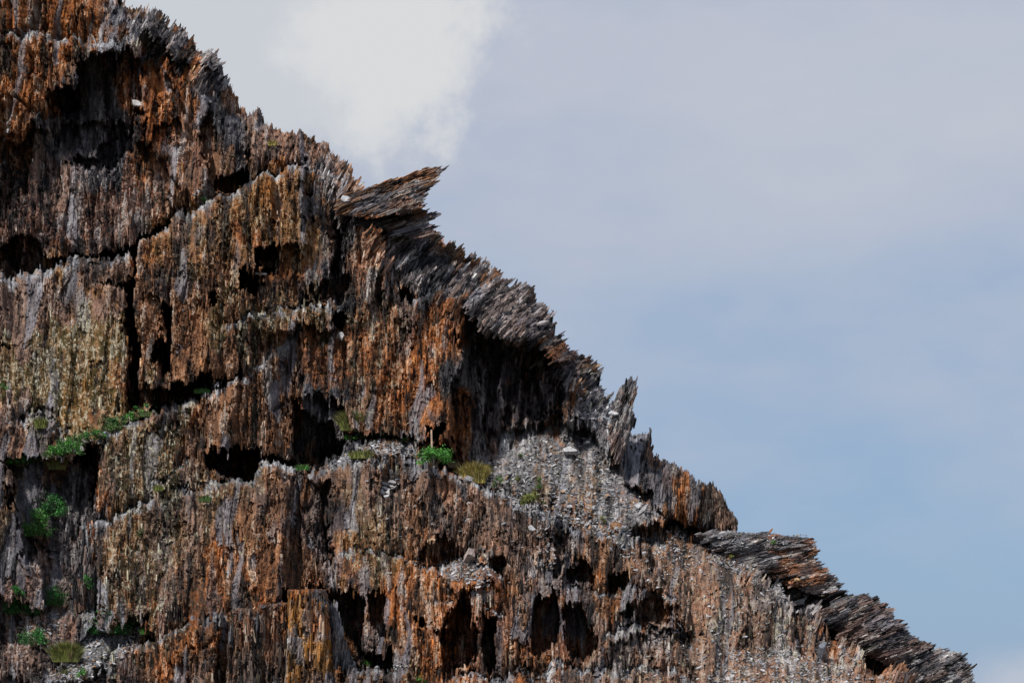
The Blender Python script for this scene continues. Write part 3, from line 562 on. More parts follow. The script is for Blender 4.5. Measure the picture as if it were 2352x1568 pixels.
SCREE = [([(1130, 1050), (1230, 1000), (1340, 1000), (1400, 1070), (1500, 1175), (1440, 1230), (1290, 1190), (1210, 1160), (1060, 1075)], 1700, 'loose grey slate flake in the wide scree gully', 60),
         ([(1050, 1085), (1130, 1108), (1210, 1158), (1300, 1180), (1420, 1225), (1400, 1240), (1290, 1196), (1200, 1176), (1120, 1125)], 700, 'loose slate flake along the edge of the ledge below the scree gully', 40),
         ([(690, 1078), (780, 1050), (870, 1008), (960, 1030), (960, 1050), (860, 1046), (720, 1082)], 420, 'loose pale flake on the narrow ledge left of the green bush', 24),
         ([(1000, 1295), (1070, 1276), (1140, 1310), (1120, 1345), (1040, 1335)], 260, 'pale slate flake on the small ledge under the black hollow', 16),
         ([(225, 1446), (335, 1438), (310, 1490), (200, 1568), (100, 1568), (160, 1500)], 620, 'pale slate flake on the ledge beside the big dark green bush', 30),
         ([(40, 1400), (120, 1385), (160, 1440), (120, 1510), (50, 1480)], 240, None, 0), ([(1640, 1262), (1700, 1280), (1760, 1312), (1840, 1340), (1880, 1368), (1800, 1374), (1700, 1322), (1620, 1280)], 620, None, 0),
         ([(1640, 1222), (1860, 1228), (1760, 1262), (1660, 1262)], 260, None, 0), ([(1690, 1480), (1850, 1500), (2000, 1560), (1900, 1580), (1600, 1580)], 700, 'slate flake lying on the low slope at the foot of the right ridge', 22),
         ([(1400, 1240), (1560, 1215), (1640, 1290), (1500, 1330)], 260, None, 0), ([(1310, 1190), (1640, 1225), (1800, 1360), (2000, 1490), (2200, 1568), (1400, 1568), (1560, 1400)], 900, 'pale slate flake stuck on the open fibrous slope under the outcrops', 34), ([(800, 1060), (1200, 1180), (1300, 1330), (1100, 1350), (900, 1330)], 120, None, 0), ([(1390, 900), (1420, 925), (1410, 985), (1330, 960), (1320, 880)], 420, None, 0), ([(1230, 1190), (1260, 1200), (1290, 1320), (1240, 1300)], 120, None, 0),
         ([(60, 1060), (150, 1025), (250, 985), (300, 960), (280, 1000), (130, 1078)], 160, None, 0), ([(800, 1523), (940, 1528), (940, 1540), (800, 1534)], 70, None, 0), ([(150, 1520), (240, 1500), (240, 1568), (100, 1568)], 200, None, 0), ([(440, 440), (470, 420), (480, 460), (455, 480)], 40, None, 0)]

# ------------------------------------------------------------------ ground
gm, gt, gb = mat_base('dry_ground')
gc = gt.nodes.new('ShaderNodeTexCoord'); gn = gt.nodes.new('ShaderNodeTexNoise'); gn.inputs['Scale'].default_value = 0.6; gn.inputs['Detail'].default_value = 9
gt.links.new(gc.outputs['Object'], gn.inputs['Vector'])
gr = gt.nodes.new('ShaderNodeValToRGB'); gr.color_ramp.elements[0].color = (0.05, 0.045, 0.03, 1); gr.color_ramp.elements[1].color = (0.14, 0.115, 0.085, 1)
gt.links.new(gn.outputs[0], gr.inputs[0]); gt.links.new(gr.outputs[0], gb.inputs['Base Color']); gb.inputs['Roughness'].default_value = 0.95
gx = np.concatenate([[-9000, -3000, -800], np.linspace(-200, 200, 60), [800, 3000, 9000]]); gy = np.concatenate([[-9000, -3000, -800], np.linspace(-150, 250, 60), [800, 3000, 9000]])
GX, GY = np.meshgrid(gx, gy); GZ = 0.25 * bil(20, GX.ravel() * 2, GY.ravel() * 2) * (np.abs(GX.ravel()) < 199)
GZ = np.where(np.hypot(GX.ravel(), GY.ravel()) < 12, 0, GZ)
gq, _, _ = drop_grid(np.ones(GX.size, bool), len(gx), len(gy))
g = mesh_obj('ground', np.stack([GX.ravel(), GY.ravel(), GZ], 1), gq, mat=gm); g['kind'] = 'structure'

# ------------------------------------------------------------------ the cliff
def lean(v): return 80.0 + 0.0064 * (1568 - np.clip(v, -500, 1900))
us = np.concatenate([np.arange(-420, -72, 6.0), np.arange(-72, 1900, 1.6), np.arange(1900, 2420, 1.9)])
vs = np.concatenate([np.arange(-430, -20, 6.0), np.arange(-20, 1580, 2.1), np.arange(1580, 1780, 8.0)])
NU, NV = len(us), len(vs)
U, V_ = [a.ravel() for a in np.meshgrid(us, vs)]
THU = flow(U, V_); TQ = np.round(THU / 0.3) * 0.3; CQ = U * np.sin(TQ) + V_ * np.cos(TQ)
jag = 4 * bil(9, U, V_, 5, 5) + 3 * samp(4, U, V_ * 0.5, 8, 8)
for wj, aj in ((5, 2.5), (13, 4), (38, 7)):
    jag = jag + aj * (2 * hash01(np.floor((CQ + 2 * bil(20, U, V_, 4, 4)) / wj), np.floor(TQ * 10) + wj) - 1)
sil = sdf(SIL, U + 0.8 * jag * np.cos(THU), V_ - 0.8 * jag * np.sin(THU)) - 5
keep = sil > 0
# grow a little inside work list: only kept points are shaded
idx = np.nonzero(sil > -14)[0]
u, v, sl = U[idx], V_[idx], sil[idx]
th = flow(u, v); cs, sn = np.cos(th), np.sin(th)
# broken outlines: tops ragged column by column, sides wavering
cj = lic(9, u, v, cs, sn, 60, 7, 40, 4) ; cj4 = lic(4, u, v, cs, sn, 26, 7, 60, 44)
wu = u + 7 * bil(20, u, v * 0.35, 60, 900) + 2.2 * bil(4, u, v * 0.5, 0, 70); wv = v + 4 * cj + 3 * cj4 + 8 * bil(46, u, v, 0, 31)
d = 0.0 * u; dfull = np.zeros(len(U))
for poly, dep, gv, gu, e in BLOCKS:
    ix, s = region(poly, wu, wv, 44, e)
    if not len(ix): continue
    p = np.asarray(poly); p = p[(p[:, 0] > -400) & (p[:, 1] > -400) & (p[:, 1] < 1800)]; c = (p.min(0) + p.max(0)) / 2
    m = smooth(s / e + 0.5)
    pa = np.asarray(poly, float); lowhole = pa[:, 1].min() > 1035 and pa[:, 0].min() > 690 and dep > -2.0 and pa[:, 0].max() < 1560 and gv == 0
    if lowhole: dep = -5.1 + (dep + 2.9) * 0.6; e = min(max(e * 4, 26), max(0.42 * np.ptp(pa, 0).min(), 9))
    elif dep >= 1.2: q_ = np.ptp(np.asarray(poly, float), 0).min(); dep = (0.42 if np.mean(np.asarray(poly)[:, 1]) > 1300 else 0.68) * dep; e = min(max(e * 4, 30), max(0.45 * q_, 10))
    else: dep = dep * 1.75
    val = dep + gv * (c[1] - v[ix]) / 100 + gu * (u[ix] - c[0]) / 100
    d[ix] = d[ix] * (1 - m) + val * m
for line, hgt, back in LEDGES:
    hgt = hgt * 1.6
    ix, t = ledge_mask([(a, b - 46) for a, b in line], 46, wu, wv)
    d[ix] += 0.95 * back * t ** 1.6 * smooth(0.75 + 0.5 * bil(46, u[ix], v[ix] * 0.3, 70, 70))
    ix, t = ledge_mask(line, hgt, wu, wv)
    dfull[idx] = d; above = dfull[np.clip(idx[ix] - 8 * NU, 0, None)]; w_ = (1 - t) ** 1.2
    d[ix] = np.maximum(d[ix], d[ix] * (1 - w_) + np.minimum(above, d[ix] + 1.6 * back) * w_)
ridge0 = smooth((82 - np.degrees(th)) / 14)
d0 = d.copy()
slit = 0.24 + 0.65 * ridge0
for poly, k in SLITS:
    ix, s = region(poly, wu, wv, 20, 20); slit[ix] = np.maximum(slit[ix], k * smooth(s / 40 + 0.5))
h = fibres(u, v, th, 1.0, 0, slit); SLB = fibres.slab
# loose scree slopes are smooth under their flakes
flat = 0 * u
for poly, n, lab, nb in SCREE:
    ix, s = region(poly, wu, wv, 12, 10)
    if len(ix): flat[ix] = np.maximum(flat[ix], smooth(s / 20 + 0.5) * (0 if n in (900, 120) else 0.85 if n > 600 else 0.6))
for line, hgt, back in LEDGES:
    ix, t = ledge_mask(line, hgt, wu, wv); flat[ix] = np.maximum(flat[ix], 0.75 * (1 - t) ** 0.5)
h = h * (1 - flat) * (0.72 + 0.25 * ridge0 + 0.25 * np.clip(bil(110, u, v * 0.6, 44, 900), -1, 1.4)) * (1 - 0.35 * smooth(sdf([(-420, 800), (0, 800), (120, 750), (285, 735), (285, 985), (-420, 960)], wu, wv) / 40 + 0.5))
hole = smooth((d - 1.2) / 1.2)
d = d + h * (1 + 0.5 * hole)
# the crest turns back behind the outline
r = np.clip(sl, 0, None); cr_off = 3.2 * (1 - smooth(r / 75)) ** 2 + 1.2 * (1 - smooth(r / 22)); d += cr_off
Y = lean(v) + d
base = lean(v) + d0 + cr_off
P = at(u, v, base); P[:, 1] = Y
# shards lean the overhanging beds outwards
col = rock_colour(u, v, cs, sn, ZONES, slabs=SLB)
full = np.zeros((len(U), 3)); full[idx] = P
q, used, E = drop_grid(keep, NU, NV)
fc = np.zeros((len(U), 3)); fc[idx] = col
Vm, Qm, Cm = full[used], q, fc[used]
def backing(p): return np.stack([-0.10 * np.ones(len(p)) * 6, 16 + 0 * p[:, 0], -5 + 0 * p[:, 0]], 1)
Vm, Qm, Cm = add_back(Vm, Qm, E, Cm, backing)

# split flakes standing out of the face
rs = np.random.default_rng(5)
kk = np.nonzero((sl > 3) & (u > -72) & (u < 2380) & (v > -30) & (v < 1590))[0]
ridge = ridge0
crest = np.exp(-np.clip(sl, 0, None) / 30.0)
wgt = ((0.35 + 1.3 * ridge + 1.2 * crest) * (1 - 0.9 * flat) * (1 - 0.8 * SLB[0]))[kk]; wgt /= wgt.sum()
NS = 105000
pk = rs.choice(kk, NS, replace=True, p=wgt)
uu, vv, tt = u[pk], v[pk], th[pk] + rs.normal(0, 1.0, NS) * (0.06 + 0.10 * ridge[pk])
rg, cr = ridge[pk], crest[pk]
D = np.stack([np.cos(tt), rs.normal(-0.06, 0.10, NS) + 0.14 * rg, np.sin(tt)], 1); flip = (rs.random(NS) < 0.42) & (rg < 0.4) & (cr < .4); D[flip] *= -1
D[flip, 1] = -np.abs(D[flip, 1]) * 0.6
L = np.exp(rs.normal(np.log(0.12), 0.6, NS)) * (1 + 0.8 * rg); L = np.clip(L, 0.05, 0.95); wd = np.clip(L * rs.uniform(0.09, 0.24, NS) * (1 + 0.2 * rg), 0.012, 0.075 + 0.02 * rg); tk = np.clip(wd * rs.uniform(0.15, 0.4, NS), 0.006, 0.03)
sc_ = col[pk] * np.exp(rs.normal(0.02, 0.32, NS))[:, None]
NR = np.tile([0.0, -1.0, 0.25], (NS, 1))
PP = P[pk].copy(); PP[:, 1] -= rs.uniform(-0.02, 0.07, NS)
SV = shards(PP, D, NR, L, wd, tk, rs.uniform(-1.3, 1.3, NS) * (1 - 0.45 * rg), np.clip(sc_, 0.005, 0.7), rs)
# teeth along the skyline
kb = np.nonzero((sl > 0) & (sl < 9) & (u > -72) & (v > -30) & (v < 1590))[0]; NB = 2000
wb = np.clip(0.25 + 0.8 * bil(20, u[kb], v[kb], 77, 7) + 0.5 * bil(9, u[kb], v[kb], 7, 7), 0.03, 3); pb = rs.choice(kb, NB, p=wb / wb.sum()); tb = th[pb] + rs.normal(0, 0.13, NB)
Db = np.stack([np.cos(tb), rs.normal(0, 0.12, NB), np.sin(tb)], 1)
Lb = np.clip(np.exp(rs.normal(np.log(0.13), 0.6, NB)), 0.05, 0.7); PB = P[pb].copy(); PB[:, 1] += rs.uniform(-0.3, 0.6, NB)
SB = shards(PB, Db, np.tile([0.0, -1.0, 0.25], (NB, 1)), Lb, Lb * rs.uniform(0.14, 0.34, NB), np.clip(Lb * 0.06, 0.01, 0.05), rs.uniform(-1.2, 1.2, NB), col[pb] * np.exp(rs.normal(0, .25, NB))[:, None], rs, 0.6)
cv, cq, ct, cc = merge([(Vm, Qm, None, Cm), SV, SB])
cliff = mesh_obj('cliff', cv, cq, ct, cc, ROCK); cliff['kind'] = 'structure'

# what is seen where: nearest surface along a line of sight, to stand things on the rock
ZR = 2.0; zw, zh = int(2600 / ZR), int(1800 / ZR)
zb = np.full(zw * zh, 1e9)
def splat(P):
    a = (P[:, 0] * DIST / (SC * P[:, 1]) + UC + 100) / ZR; b = (VH - (P[:, 2] - EYE) * DIST / (SC * P[:, 1]) + 100) / ZR
    ok = (a >= 0) & (a < zw) & (b >= 0) & (b < zh); np.minimum.at(zb, b[ok].astype(int) * zw + a[ok].astype(int), P[ok, 1])
splat(Vm[:used.sum()])
def surf(u, v):
    """the point of the rock that shows at traced position (u, v)"""
    a, b = int((u + 100) / ZR), int((v + 100) / ZR); w = zb.reshape(zh, zw)[max(b - 1, 0):b + 2, max(a - 1, 0):a + 2]; w = w[w < 1e8]
    y = float(np.median(w)) if len(w) else 82.0
    return np.array(at(np.array(float(u)), np.array(float(v)), np.array(y)))

# ------------------------------------------------------------------ rock masses that stand out as things of their own
def rock_mass(name, poly, Y0, ang, depth, zones, base, label, cat, amp=0.5, roundw=26, gu=0.0, gv=0.0, step=1.7, nsh=1500, flat_top=False, tooth=1.0, shl=0.3, jagk=1.0, seed=1, bulge=0.32, backz=-0.1):
    p = np.asarray(poly, float); lo, hi = p.min(0) - 12, p.max(0) + 12
    a = np.arange(lo[0], hi[0], step); b = np.arange(lo[1], hi[1], step * 1.15); A, B = [x.ravel() for x in np.meshgrid(a, b)]
    ou = seed * 137
    th = (np.radians(ang) if np.isscalar(ang) else np.radians(np.interp(A, [x for x, _ in ang], [y for _, y in ang]))) + 0 * A
    th = th + 0.05 * bil(46, A, B, ou, 0); cs, sn = np.cos(th), np.sin(th)
    j = (4 * bil(9, A, B, ou, 9) + 3.0 * lic(4, A, B, cs, sn, 24, 7, ou, 2)) * jagk
    s = sdf(poly, A + j * np.abs(cs) * 1.0 + 1.5 * j * 0.3, B + j * np.abs(sn) * (0.12 if flat_top else 1.0))
    kp = s > 0
    h = fibres(A, B, th, amp, ou, 0.75)
    c = (lo + hi) / 2
    y = Y0 + h + gu * (A - c[0]) / 100 + gv * (c[1] - B) / 100 + depth * bulge * (1 - np.sqrt(np.clip(1 - (1 - np.clip(s / roundw, 0, 1)) ** 2, 0, 1)))
    Pm = at(A, B, Y0 + 0 * A); Pm[:, 1] = y
    cl = rock_colour(A, B, cs, sn, zones, base, ou, fibres.slab)
    q, us_, E = drop_grid(kp, len(a), len(b))
    cen = Pm[us_].mean(0)
    def shrink(x):
        k = (cen - x) * 0.30; k[:, 1] = depth; k[:, 2] = 0 if flat_top else k[:, 2] + backz * depth
        return k
    V, Q, Cc = add_back(Pm[us_], q, E, cl[us_], shrink)
    r2 = np.random.default_rng(seed + 50); kk = np.nonzero(s > 2)[0]; w = 0.5 + 2.0 * tooth * np.exp(-s[kk] / 8.0); w /= w.sum()
    pk = r2.choice(kk, nsh, p=w); tt = th[pk] + r2.normal(0, 0.06, nsh)
    D = np.stack([np.cos(tt), r2.normal(-0.08, 0.1, nsh), np.sin(tt)], 1)
    L = np.clip(np.exp(r2.normal(np.log(shl), 0.45, nsh)), 0.08, 1.3)
    if flat_top:
        up = p[:, 1].min(); L = np.minimum(L, np.clip((B[pk] - up) * SC * 1.2, 0.02, 9))
    PP = Pm[pk].copy(); PP[:, 1] -= r2.uniform(-0.02, 0.06, nsh)
    sh = shards(PP, D, np.tile([0.0, -1.0, 0.25], (nsh, 1)), L, L * r2.uniform(0.07, 0.18, nsh), np.clip(L * 0.05, 0.006, 0.03), r2.uniform(-1.3, 1.3, nsh), np.clip(cl[pk] * np.exp(r2.normal(0, .3, nsh))[:, None], .005, .7), r2, 0.5)
    v_, q_, t_, c_ = merge([(V, Q, None, Cc), sh])
    org = np.array([v_[:, 0].mean(), v_[:, 1].min(), v_[:, 2].min()])
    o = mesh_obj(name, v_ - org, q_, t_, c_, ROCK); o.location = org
    splat(Pm[us_]); return tag(o, label, cat)

Yr = lambda v, off=0: float(lean(np.array(float(v)))) + off
rock_mass('rock_spike', [(778, 472), (790, 452), (850, 427), (902, 402), (950, 382), (982, 371), (1002, 364), (1011, 370), (1008, 386), (994, 398), (997, 410), (984, 424), (986, 436), (972, 450), (976, 464), (962, 474), (968, 488), (930, 500), (880, 506), (830, 506), (790, 500)],
          Yr(440, -2.5), 23, 2.4, [([(840, 425), (950, 378), (1010, 368), (1000, 386), (940, 400), (860, 440)], 'rust', 0.75, 8, 0), ([(780, 465), (900, 445), (980, 420), (960, 480), (800, 500)], 'dark', 0.85, 8, 0)], 'brown',  # dark zone: shade of the underside painted in
          'long dark slate slab jutting out over the ridge like a beak against the sky', 'rock slab', 0.5, 10, 0.0, 1.2, nsh=2600, shl=0.3, tooth=0.0, jagk=0.8, bulge=0.1, backz=0.26, seed=3)
rock_mass('rock_ledge', [(800, 506), (880, 490), (960, 482), (986, 484), (978, 494), (984, 503), (974, 512), (990, 530), (1004, 540), (985, 552), (940, 545), (900, 530), (850, 516)],
          Yr(510, -2.0), 16, 2.4, [([(860, 495), (960, 490), (950, 525), (880, 515)], 'rust', 0.5, 10, 0)], 'dark', 'ragged dark ledge of flat slate layers right under the beak shaped slab', 'rock ledge', 0.5, 12, 0, 1.6, nsh=1900, shl=0.3, bulge=0.15, backz=0.25, seed=4)
rock_mass('rock_fin', [(1400, 1000), (1404, 962), (1414, 920), (1420, 893), (1432, 872), (1444, 862), (1463, 863), (1466, 885), (1456, 915), (1452, 945), (1462, 962), (1440, 1010), (1430, 1060), (1412, 1060)],
          Yr(960, -2.3), 68, 1.8, [([(1405, 990), (1420, 920), (1440, 880), (1450, 900), (1420, 1000)], 'rust', 0.5, 6, 0)], 'grey', 'upright grey slate fin leaning right above the scree gully', 'rock fin', 0.4, 18, 0.3, 0.6, nsh=1100, shl=0.24, jagk=0.5, seed=5)
rock_mass('rock_tower', [(1520, 1180), (1518, 1100), (1530, 1060), (1558, 1066), (1588, 1086), (1604, 1106), (1648, 1112), (1668, 1132), (1676, 1158), (1684, 1176), (1697, 1186), (1698, 1216), (1640, 1216), (1590, 1205)],
          Yr(1130, -1.9), 86, 3.0, [([(1545, 1095), (1570, 1085), (1610, 1110), (1640, 1120), (1640, 1220), (1550, 1200)], 'rust', 0.85, 8, 0.1), ([(1610, 1108), (1650, 1112), (1670, 1140), (1620, 1150)], 'scree', 0.7, 6, 0.2), ([(1650, 1130), (1700, 1180), (1700, 1220), (1655, 1220)], 'dark', 0.8, 8, 0), ([(1515, 1060), (1545, 1070), (1545, 1200), (1515, 1180)], 'dark', .6, 8, 0)],  # right side darkened by colour, as if turned from the light
          'brown', 'orange faced rock tower with grey fins at the foot of the upper ridge', 'rock tower', 0.45, 20, 0.8, 0.5, nsh=1800, shl=0.2, jagk=0.6, seed=6)
rock_mass('slate_outcrop', [(1608, 1222), (1640, 1214), (1700, 1216), (1728, 1221), (1760, 1215), (1800, 1223), (1868, 1226), (1878, 1242), (1877, 1270), (1890, 1285), (1905, 1310), (1926, 1328), (1940, 1352), (1945, 1390), (1900, 1370), (1850, 1352), (1790, 1330), (1720, 1310), (1660, 1270)],
          Yr(1270, -2.0), 15, 3.2, [([(1608, 1220), (1870, 1226), (1800, 1250), (1740, 1270), (1660, 1270)], 'scree', 0.75, 12, 0.2), ([(1780, 1250), (1850, 1240), (1880, 1290), (1860, 1340), (1740, 1315)], 'rust', 0.6, 14, 0), ([(1870, 1250), (1945, 1350), (1900, 1370)], 'dark', 0.7, 12, 0)],  # pale debris on top; light there and shade at right painted in
          'grey', 'blocky outcrop of flat grey slate layers with a rusty face below the tower', 'rock outcrop', 0.6, 34, 0.4, 1.0, nsh=7000, shl=0.19, seed=7)
rock_mass('slate_outcrop', [(1900, 1400), (1935, 1372), (1950, 1364), (1998, 1358), (2012, 1366), (2046, 1386), (2050, 1400), (2066, 1416), (2076, 1440), (2110, 1465), (2142, 1480), (2158, 1500), (2150, 1550), (2080, 1545), (2010, 1510), (1950, 1470), (1915, 1440)],
          Yr(1440, -2.2), 25, 3.0, [], 'dark', 'dark slanting slate outcrop with a jagged edge low on the right ridge', 'rock outcrop', 0.6, 30, 0.4, 0.9, nsh=6500, shl=0.2, seed=8)
rock_mass('slate_outcrop', [(2080, 1540), (2120, 1510), (2150, 1492), (2172, 1483), (2202, 1491), (2232, 1502), (2240, 1530), (2246, 1568), (2262, 1640), (2100, 1680), (2060, 1600)],
          Yr(1540, -2.2), 28, 3.0, [([(2120, 1500), (2200, 1492), (2230, 1540), (2140, 1560)], 'scree', 0.5, 16, 0.2)], 'grey', 'lowest grey slate outcrop ending the ridge at the lower right', 'rock outcrop', 0.6, 30, 0.4, 0.9, nsh=4500, shl=0.19, seed=9)
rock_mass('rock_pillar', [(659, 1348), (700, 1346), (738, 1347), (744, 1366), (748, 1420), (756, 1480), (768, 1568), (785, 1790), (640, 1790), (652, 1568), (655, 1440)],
          Yr(1500, -8.6), 90, 3.2, [([(650, 1340), (740, 1340), (770, 1800), (640, 1800)], 'ochre', 0.65, 10, 0.15), ([(728, 1345), (750, 1360), (785, 1790), (752, 1790)], 'pink', 0.9, 4, 0), ([(655, 1342), (742, 1341), (742, 1350), (655, 1353)], 'scree', 0.9, 2, 0)], 'brown',  # top strip and right edge: light painted into the colour
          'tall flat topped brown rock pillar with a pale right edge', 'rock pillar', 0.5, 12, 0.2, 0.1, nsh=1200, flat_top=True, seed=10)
rock_mass('rock_pillar', [(588, 1386), (622, 1382), (656, 1378), (662, 1440), (660, 1790), (580, 1790), (584, 1480)], Yr(1500, -7.8), 90, 2.6, [([(580, 1380), (660, 1380), (660, 1790), (580, 1790)], 'dark', 0.45, 10, 0.2), ([(584, 1376), (662, 1372), (662, 1384), (584, 1391)], 'scree', 0.9, 2, 0)], 'brown',  # pale top strip is a lit rim put into the colour
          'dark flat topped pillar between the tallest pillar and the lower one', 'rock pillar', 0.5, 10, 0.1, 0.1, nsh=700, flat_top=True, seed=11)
rock_mass('rock_pillar', [(524, 1396), (545, 1392), (592, 1395), (600, 1440), (598, 1790), (500, 1790), (516, 1500)], Yr(1500, -8.2), 91, 2.6, [([(500, 1386), (600, 1386), (600, 1790), (500, 1790)], 'dark', 0.45, 10, 0.2), ([(520, 1386), (600, 1386), (600, 1398), (520, 1402)], 'scree', 0.9, 2, 0)], 'brown',  # top edge paled by colour as though lit
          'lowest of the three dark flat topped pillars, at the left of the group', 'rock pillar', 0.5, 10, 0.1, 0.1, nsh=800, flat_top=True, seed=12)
rock_mass('rock_spire', [(761, 1520), (757, 1440), (758, 1400), (764, 1386), (769, 1387), (774, 1410), (783, 1428), (786, 1450), (797, 1490), (808, 1520), (800, 1528)], Yr(1460, -6.4), 84, 1.2,
          [([(750, 1380), (810, 1380), (815, 1530), (755, 1530)], 'scree', 0.8, 5, 0)], 'grey', 'slim pale grey pointed spire in front of a black hollow', 'rock spire', 0.4, 10, 0.4, 0.1, nsh=420, shl=0.3, seed=13)
rock_mass('rock_spire', [(742, 1480), (740, 1410), (746, 1402), (752, 1404), (755, 1430), (752, 1480)], Yr(1460, -6.8), 86, 0.9, [], 'grey', 'small grey rock splinter between the flat topped pillar and the pale spire', 'rock spire', 0.3, 8, 0.2, 0.1, nsh=160, shl=0.22, seed=14)
rock_mass('rock_block', [(354, 1176), (353, 1140), (366, 1126), (408, 1122), (411, 1160), (390, 1168), (370, 1182)], Yr(1150, -4.2), 88, 1.2, [([(350, 1120), (392, 1120), (380, 1180), (350, 1180)], 'rust', 0.8, 6, 0.1)], 'pink',
          'rounded orange boulder sitting on the ledge of the lower face', 'boulder', 0.25, 14, 0.6, 0.3, nsh=120, shl=0.15, seed=15)
rock_mass('rock_stump', [(158, 1400), (160, 1345), (166, 1331), (186, 1332), (192, 1345), (190, 1400)], Yr(1370, -5.2), 89, 1.0, [([(160, 1330), (195, 1330), (192, 1400), (165, 1400)], 'rust', 0.8, 5, 0)], 'brown',
          'short orange rock stump between the green bushes at the lower left', 'rock stump', 0.35, 9, 0.3, 0.1, nsh=200, shl=0.2, seed=16)
rock_mass('rock_stump', [(184, 1300), (186, 1230), (196, 1215), (222, 1207), (228, 1240), (222, 1370), (200, 1360), (183, 1330)], Yr(1280, -4.6), 89, 1.4, [([(186, 1215), (215, 1208), (212, 1260), (186, 1260)], 'rust', 0.8, 6, 0), ([(184, 1260), (226, 1250), (222, 1370), (184, 1370)], 'dark', 0.6, 8, 0)], 'grey',
          'grey rock post with an orange top beside the dark gully', 'rock stump', 0.4, 10, 0.3, 0.1, nsh=300, shl=0.25, seed=17)

# ------------------------------------------------------------------ loose slabs
def slab_mesh(w, d, t, n, r):
    ang = np.sort(r.uniform(0, 2 * math.pi, n)); rad = r.uniform(0.75, 1.1, n)
    x, y = np.cos(ang) * w / 2 * rad, np.sin(ang) * d / 2 * rad
    top = np.stack([x * .97, y * .97, np.full(n, t) * r.uniform(.85, 1.1, n)], 1); bot = np.stack([x, y, 0 * x], 1)
    V = np.concatenate([top, bot, [[0, 0, t], [0, 0, 0]]]); i = np.arange(n); j = (i + 1) % n
    Q = np.stack([i, i + n, j + n, j], 1); Tt = np.concatenate([np.stack([i, j, i * 0 + 2 * n], 1), np.stack([j + n, i + n, i * 0 + 2 * n + 1], 1)])
    return V, Q, Tt
def slab(u, v, w, hgt, tone_, label, tilt=(0.9, 0.0), name='slate_shard', group=None, seed=0, cat='slate slab', thick=0.06):
    """w, hgt: size as seen; the slab lies on the rock, tipped towards the viewer"""
    tone = tuple(0.95 * x for x in tone_); r = np.random.default_rng(seed + int(u) * 7 + int(v)); P0 = surf(u, v); k = SC * P0[1] / DIST
    V, Q, Tt = slab_mesh(w * k, hgt * k / max(math.sin(tilt[0] + 0.1), 0.3), thick, r.integers(6, 9), r)
    o = mesh_obj(name, V, Q, Tt, np.tile(np.array(tone), (len(V), 1)), SLAB)
    o.location = P0 + np.array([0, -0.26, 0.0]); o.rotation_euler = (tilt[0], tilt[1], r.uniform(-.4, .4))
    tag(o, label, cat, group); o['kind'] = 'thing'; return o
PALE, MIDG, BLU = (0.43, 0.43, 0.445), (0.28, 0.275, 0.285), (0.17, 0.185, 0.215)
slab(318, 243, 34, 20, PALE, 'white slate slab stuck on the dark wall near the top', (0.7, 0.3))
slab(600, 633, 34, 7, PALE, 'thin pale slab across the mouth of the small cave', (0.35, 0.05))
slab(618, 614, 24, 14, (0.55, 0.47, 0.45), 'pinkish white stone inside the small cave', (0.8, 0.3), 'stone', cat='stone', thick=0.2)
slab(794, 462, 28, 22, PALE, 'white slab at the root of the beak shaped rock', (0.8, 0.2))
slab(782, 777, 16, 20, PALE, 'small white stone on the brown wall below the square hole', (1.0, 0.2), 'stone', cat='stone', thick=0.15)
slab(183, 1034, 30, 26, (0.42, 0.38, 0.37), 'pale leaning slab in the green grass on the left ledge', (1.1, -0.7))
slab(246, 1003, 14, 15, BLU, 'round bluish stone among the grass on the left ledge', (0.9, 0), 'stone', cat='stone', thick=0.2)
slab(1308, 1041, 36, 20, PALE, 'large white block in the scree gully', (1.0, 0.05), thick=0.2)
slab(1334, 1006, 26, 10, PALE, 'pale flat slab above the large white block in the gully', (0.5, 0.1))
slab(1345, 1018, 22, 12, MIDG, 'grey slab just above the large white block in the gully', (0.6, -0.1))
slab(1400, 936, 32, 16, PALE, 'topmost pale slab left of the upright slate fin', (0.6, 0.15))
slab(1409, 952, 26, 15, PALE, 'middle pale slab left of the upright slate fin', (0.7, -0.1))
slab(1396, 966, 30, 12, BLU, 'lowest bluish slab left of the upright slate fin', (0.5, 0.2))
slab(1073, 1107, 20, 16, MIDG, 'squarish grey block on the edge of the scree below the yellow bush', (1.2, 0), thick=0.25)
slab(1074, 1286, 26, 26, (0.36, 0.30, 0.28), 'pinkish boulder beside the black hollow', (0.9, 0.5), 'boulder', cat='boulder', thick=0.5)
slab(1834, 1382, 38, 24, PALE, 'big pale slab on the slope under the flat outcrop', (0.9, -0.5))
slab(1830, 1333, 20, 7, (0.42, 0.26, 0.13), 'orange flat slab right under the flat outcrop', (0.45, 0.0))
slab(1710, 1303, 22, 12, PALE, 'pale slab on the slope left of the flat outcrop', (0.6, 0.2))
slab(1887, 1503, 24, 22, BLU, 'rounded blue grey boulder at the foot of the right ridge', (0.9, 0.3), 'boulder', cat='boulder', thick=0.5)
slab(1462, 1161, 24, 22, PALE, 'white slab on the slope below the dark fins', (0.9, 0.3))
slab(1478, 1172, 34, 14, MIDG, 'long leaning grey slab next to the white slab below the dark fins', (0.8, -0.7))
slab(1221, 1216, 18, 16, PALE, 'pale slab hanging on the grey face below the scree ledge', (0.9, 0.4))
for i, (a, b) in enumerate(((880, 1112), (893, 1118), (886, 1126), (902, 1110), (878, 1132), (896, 1134), (905, 1122), (889, 1142))):
    slab(a, b, 26 - i, 10 + (i * 5) % 7, PALE if i % 3 else MIDG, 'pale slate slab piled in the notch at the top of the middle face', (0.7, 0.3 - 0.1 * i), group='slabs piled in the notch', seed=i)

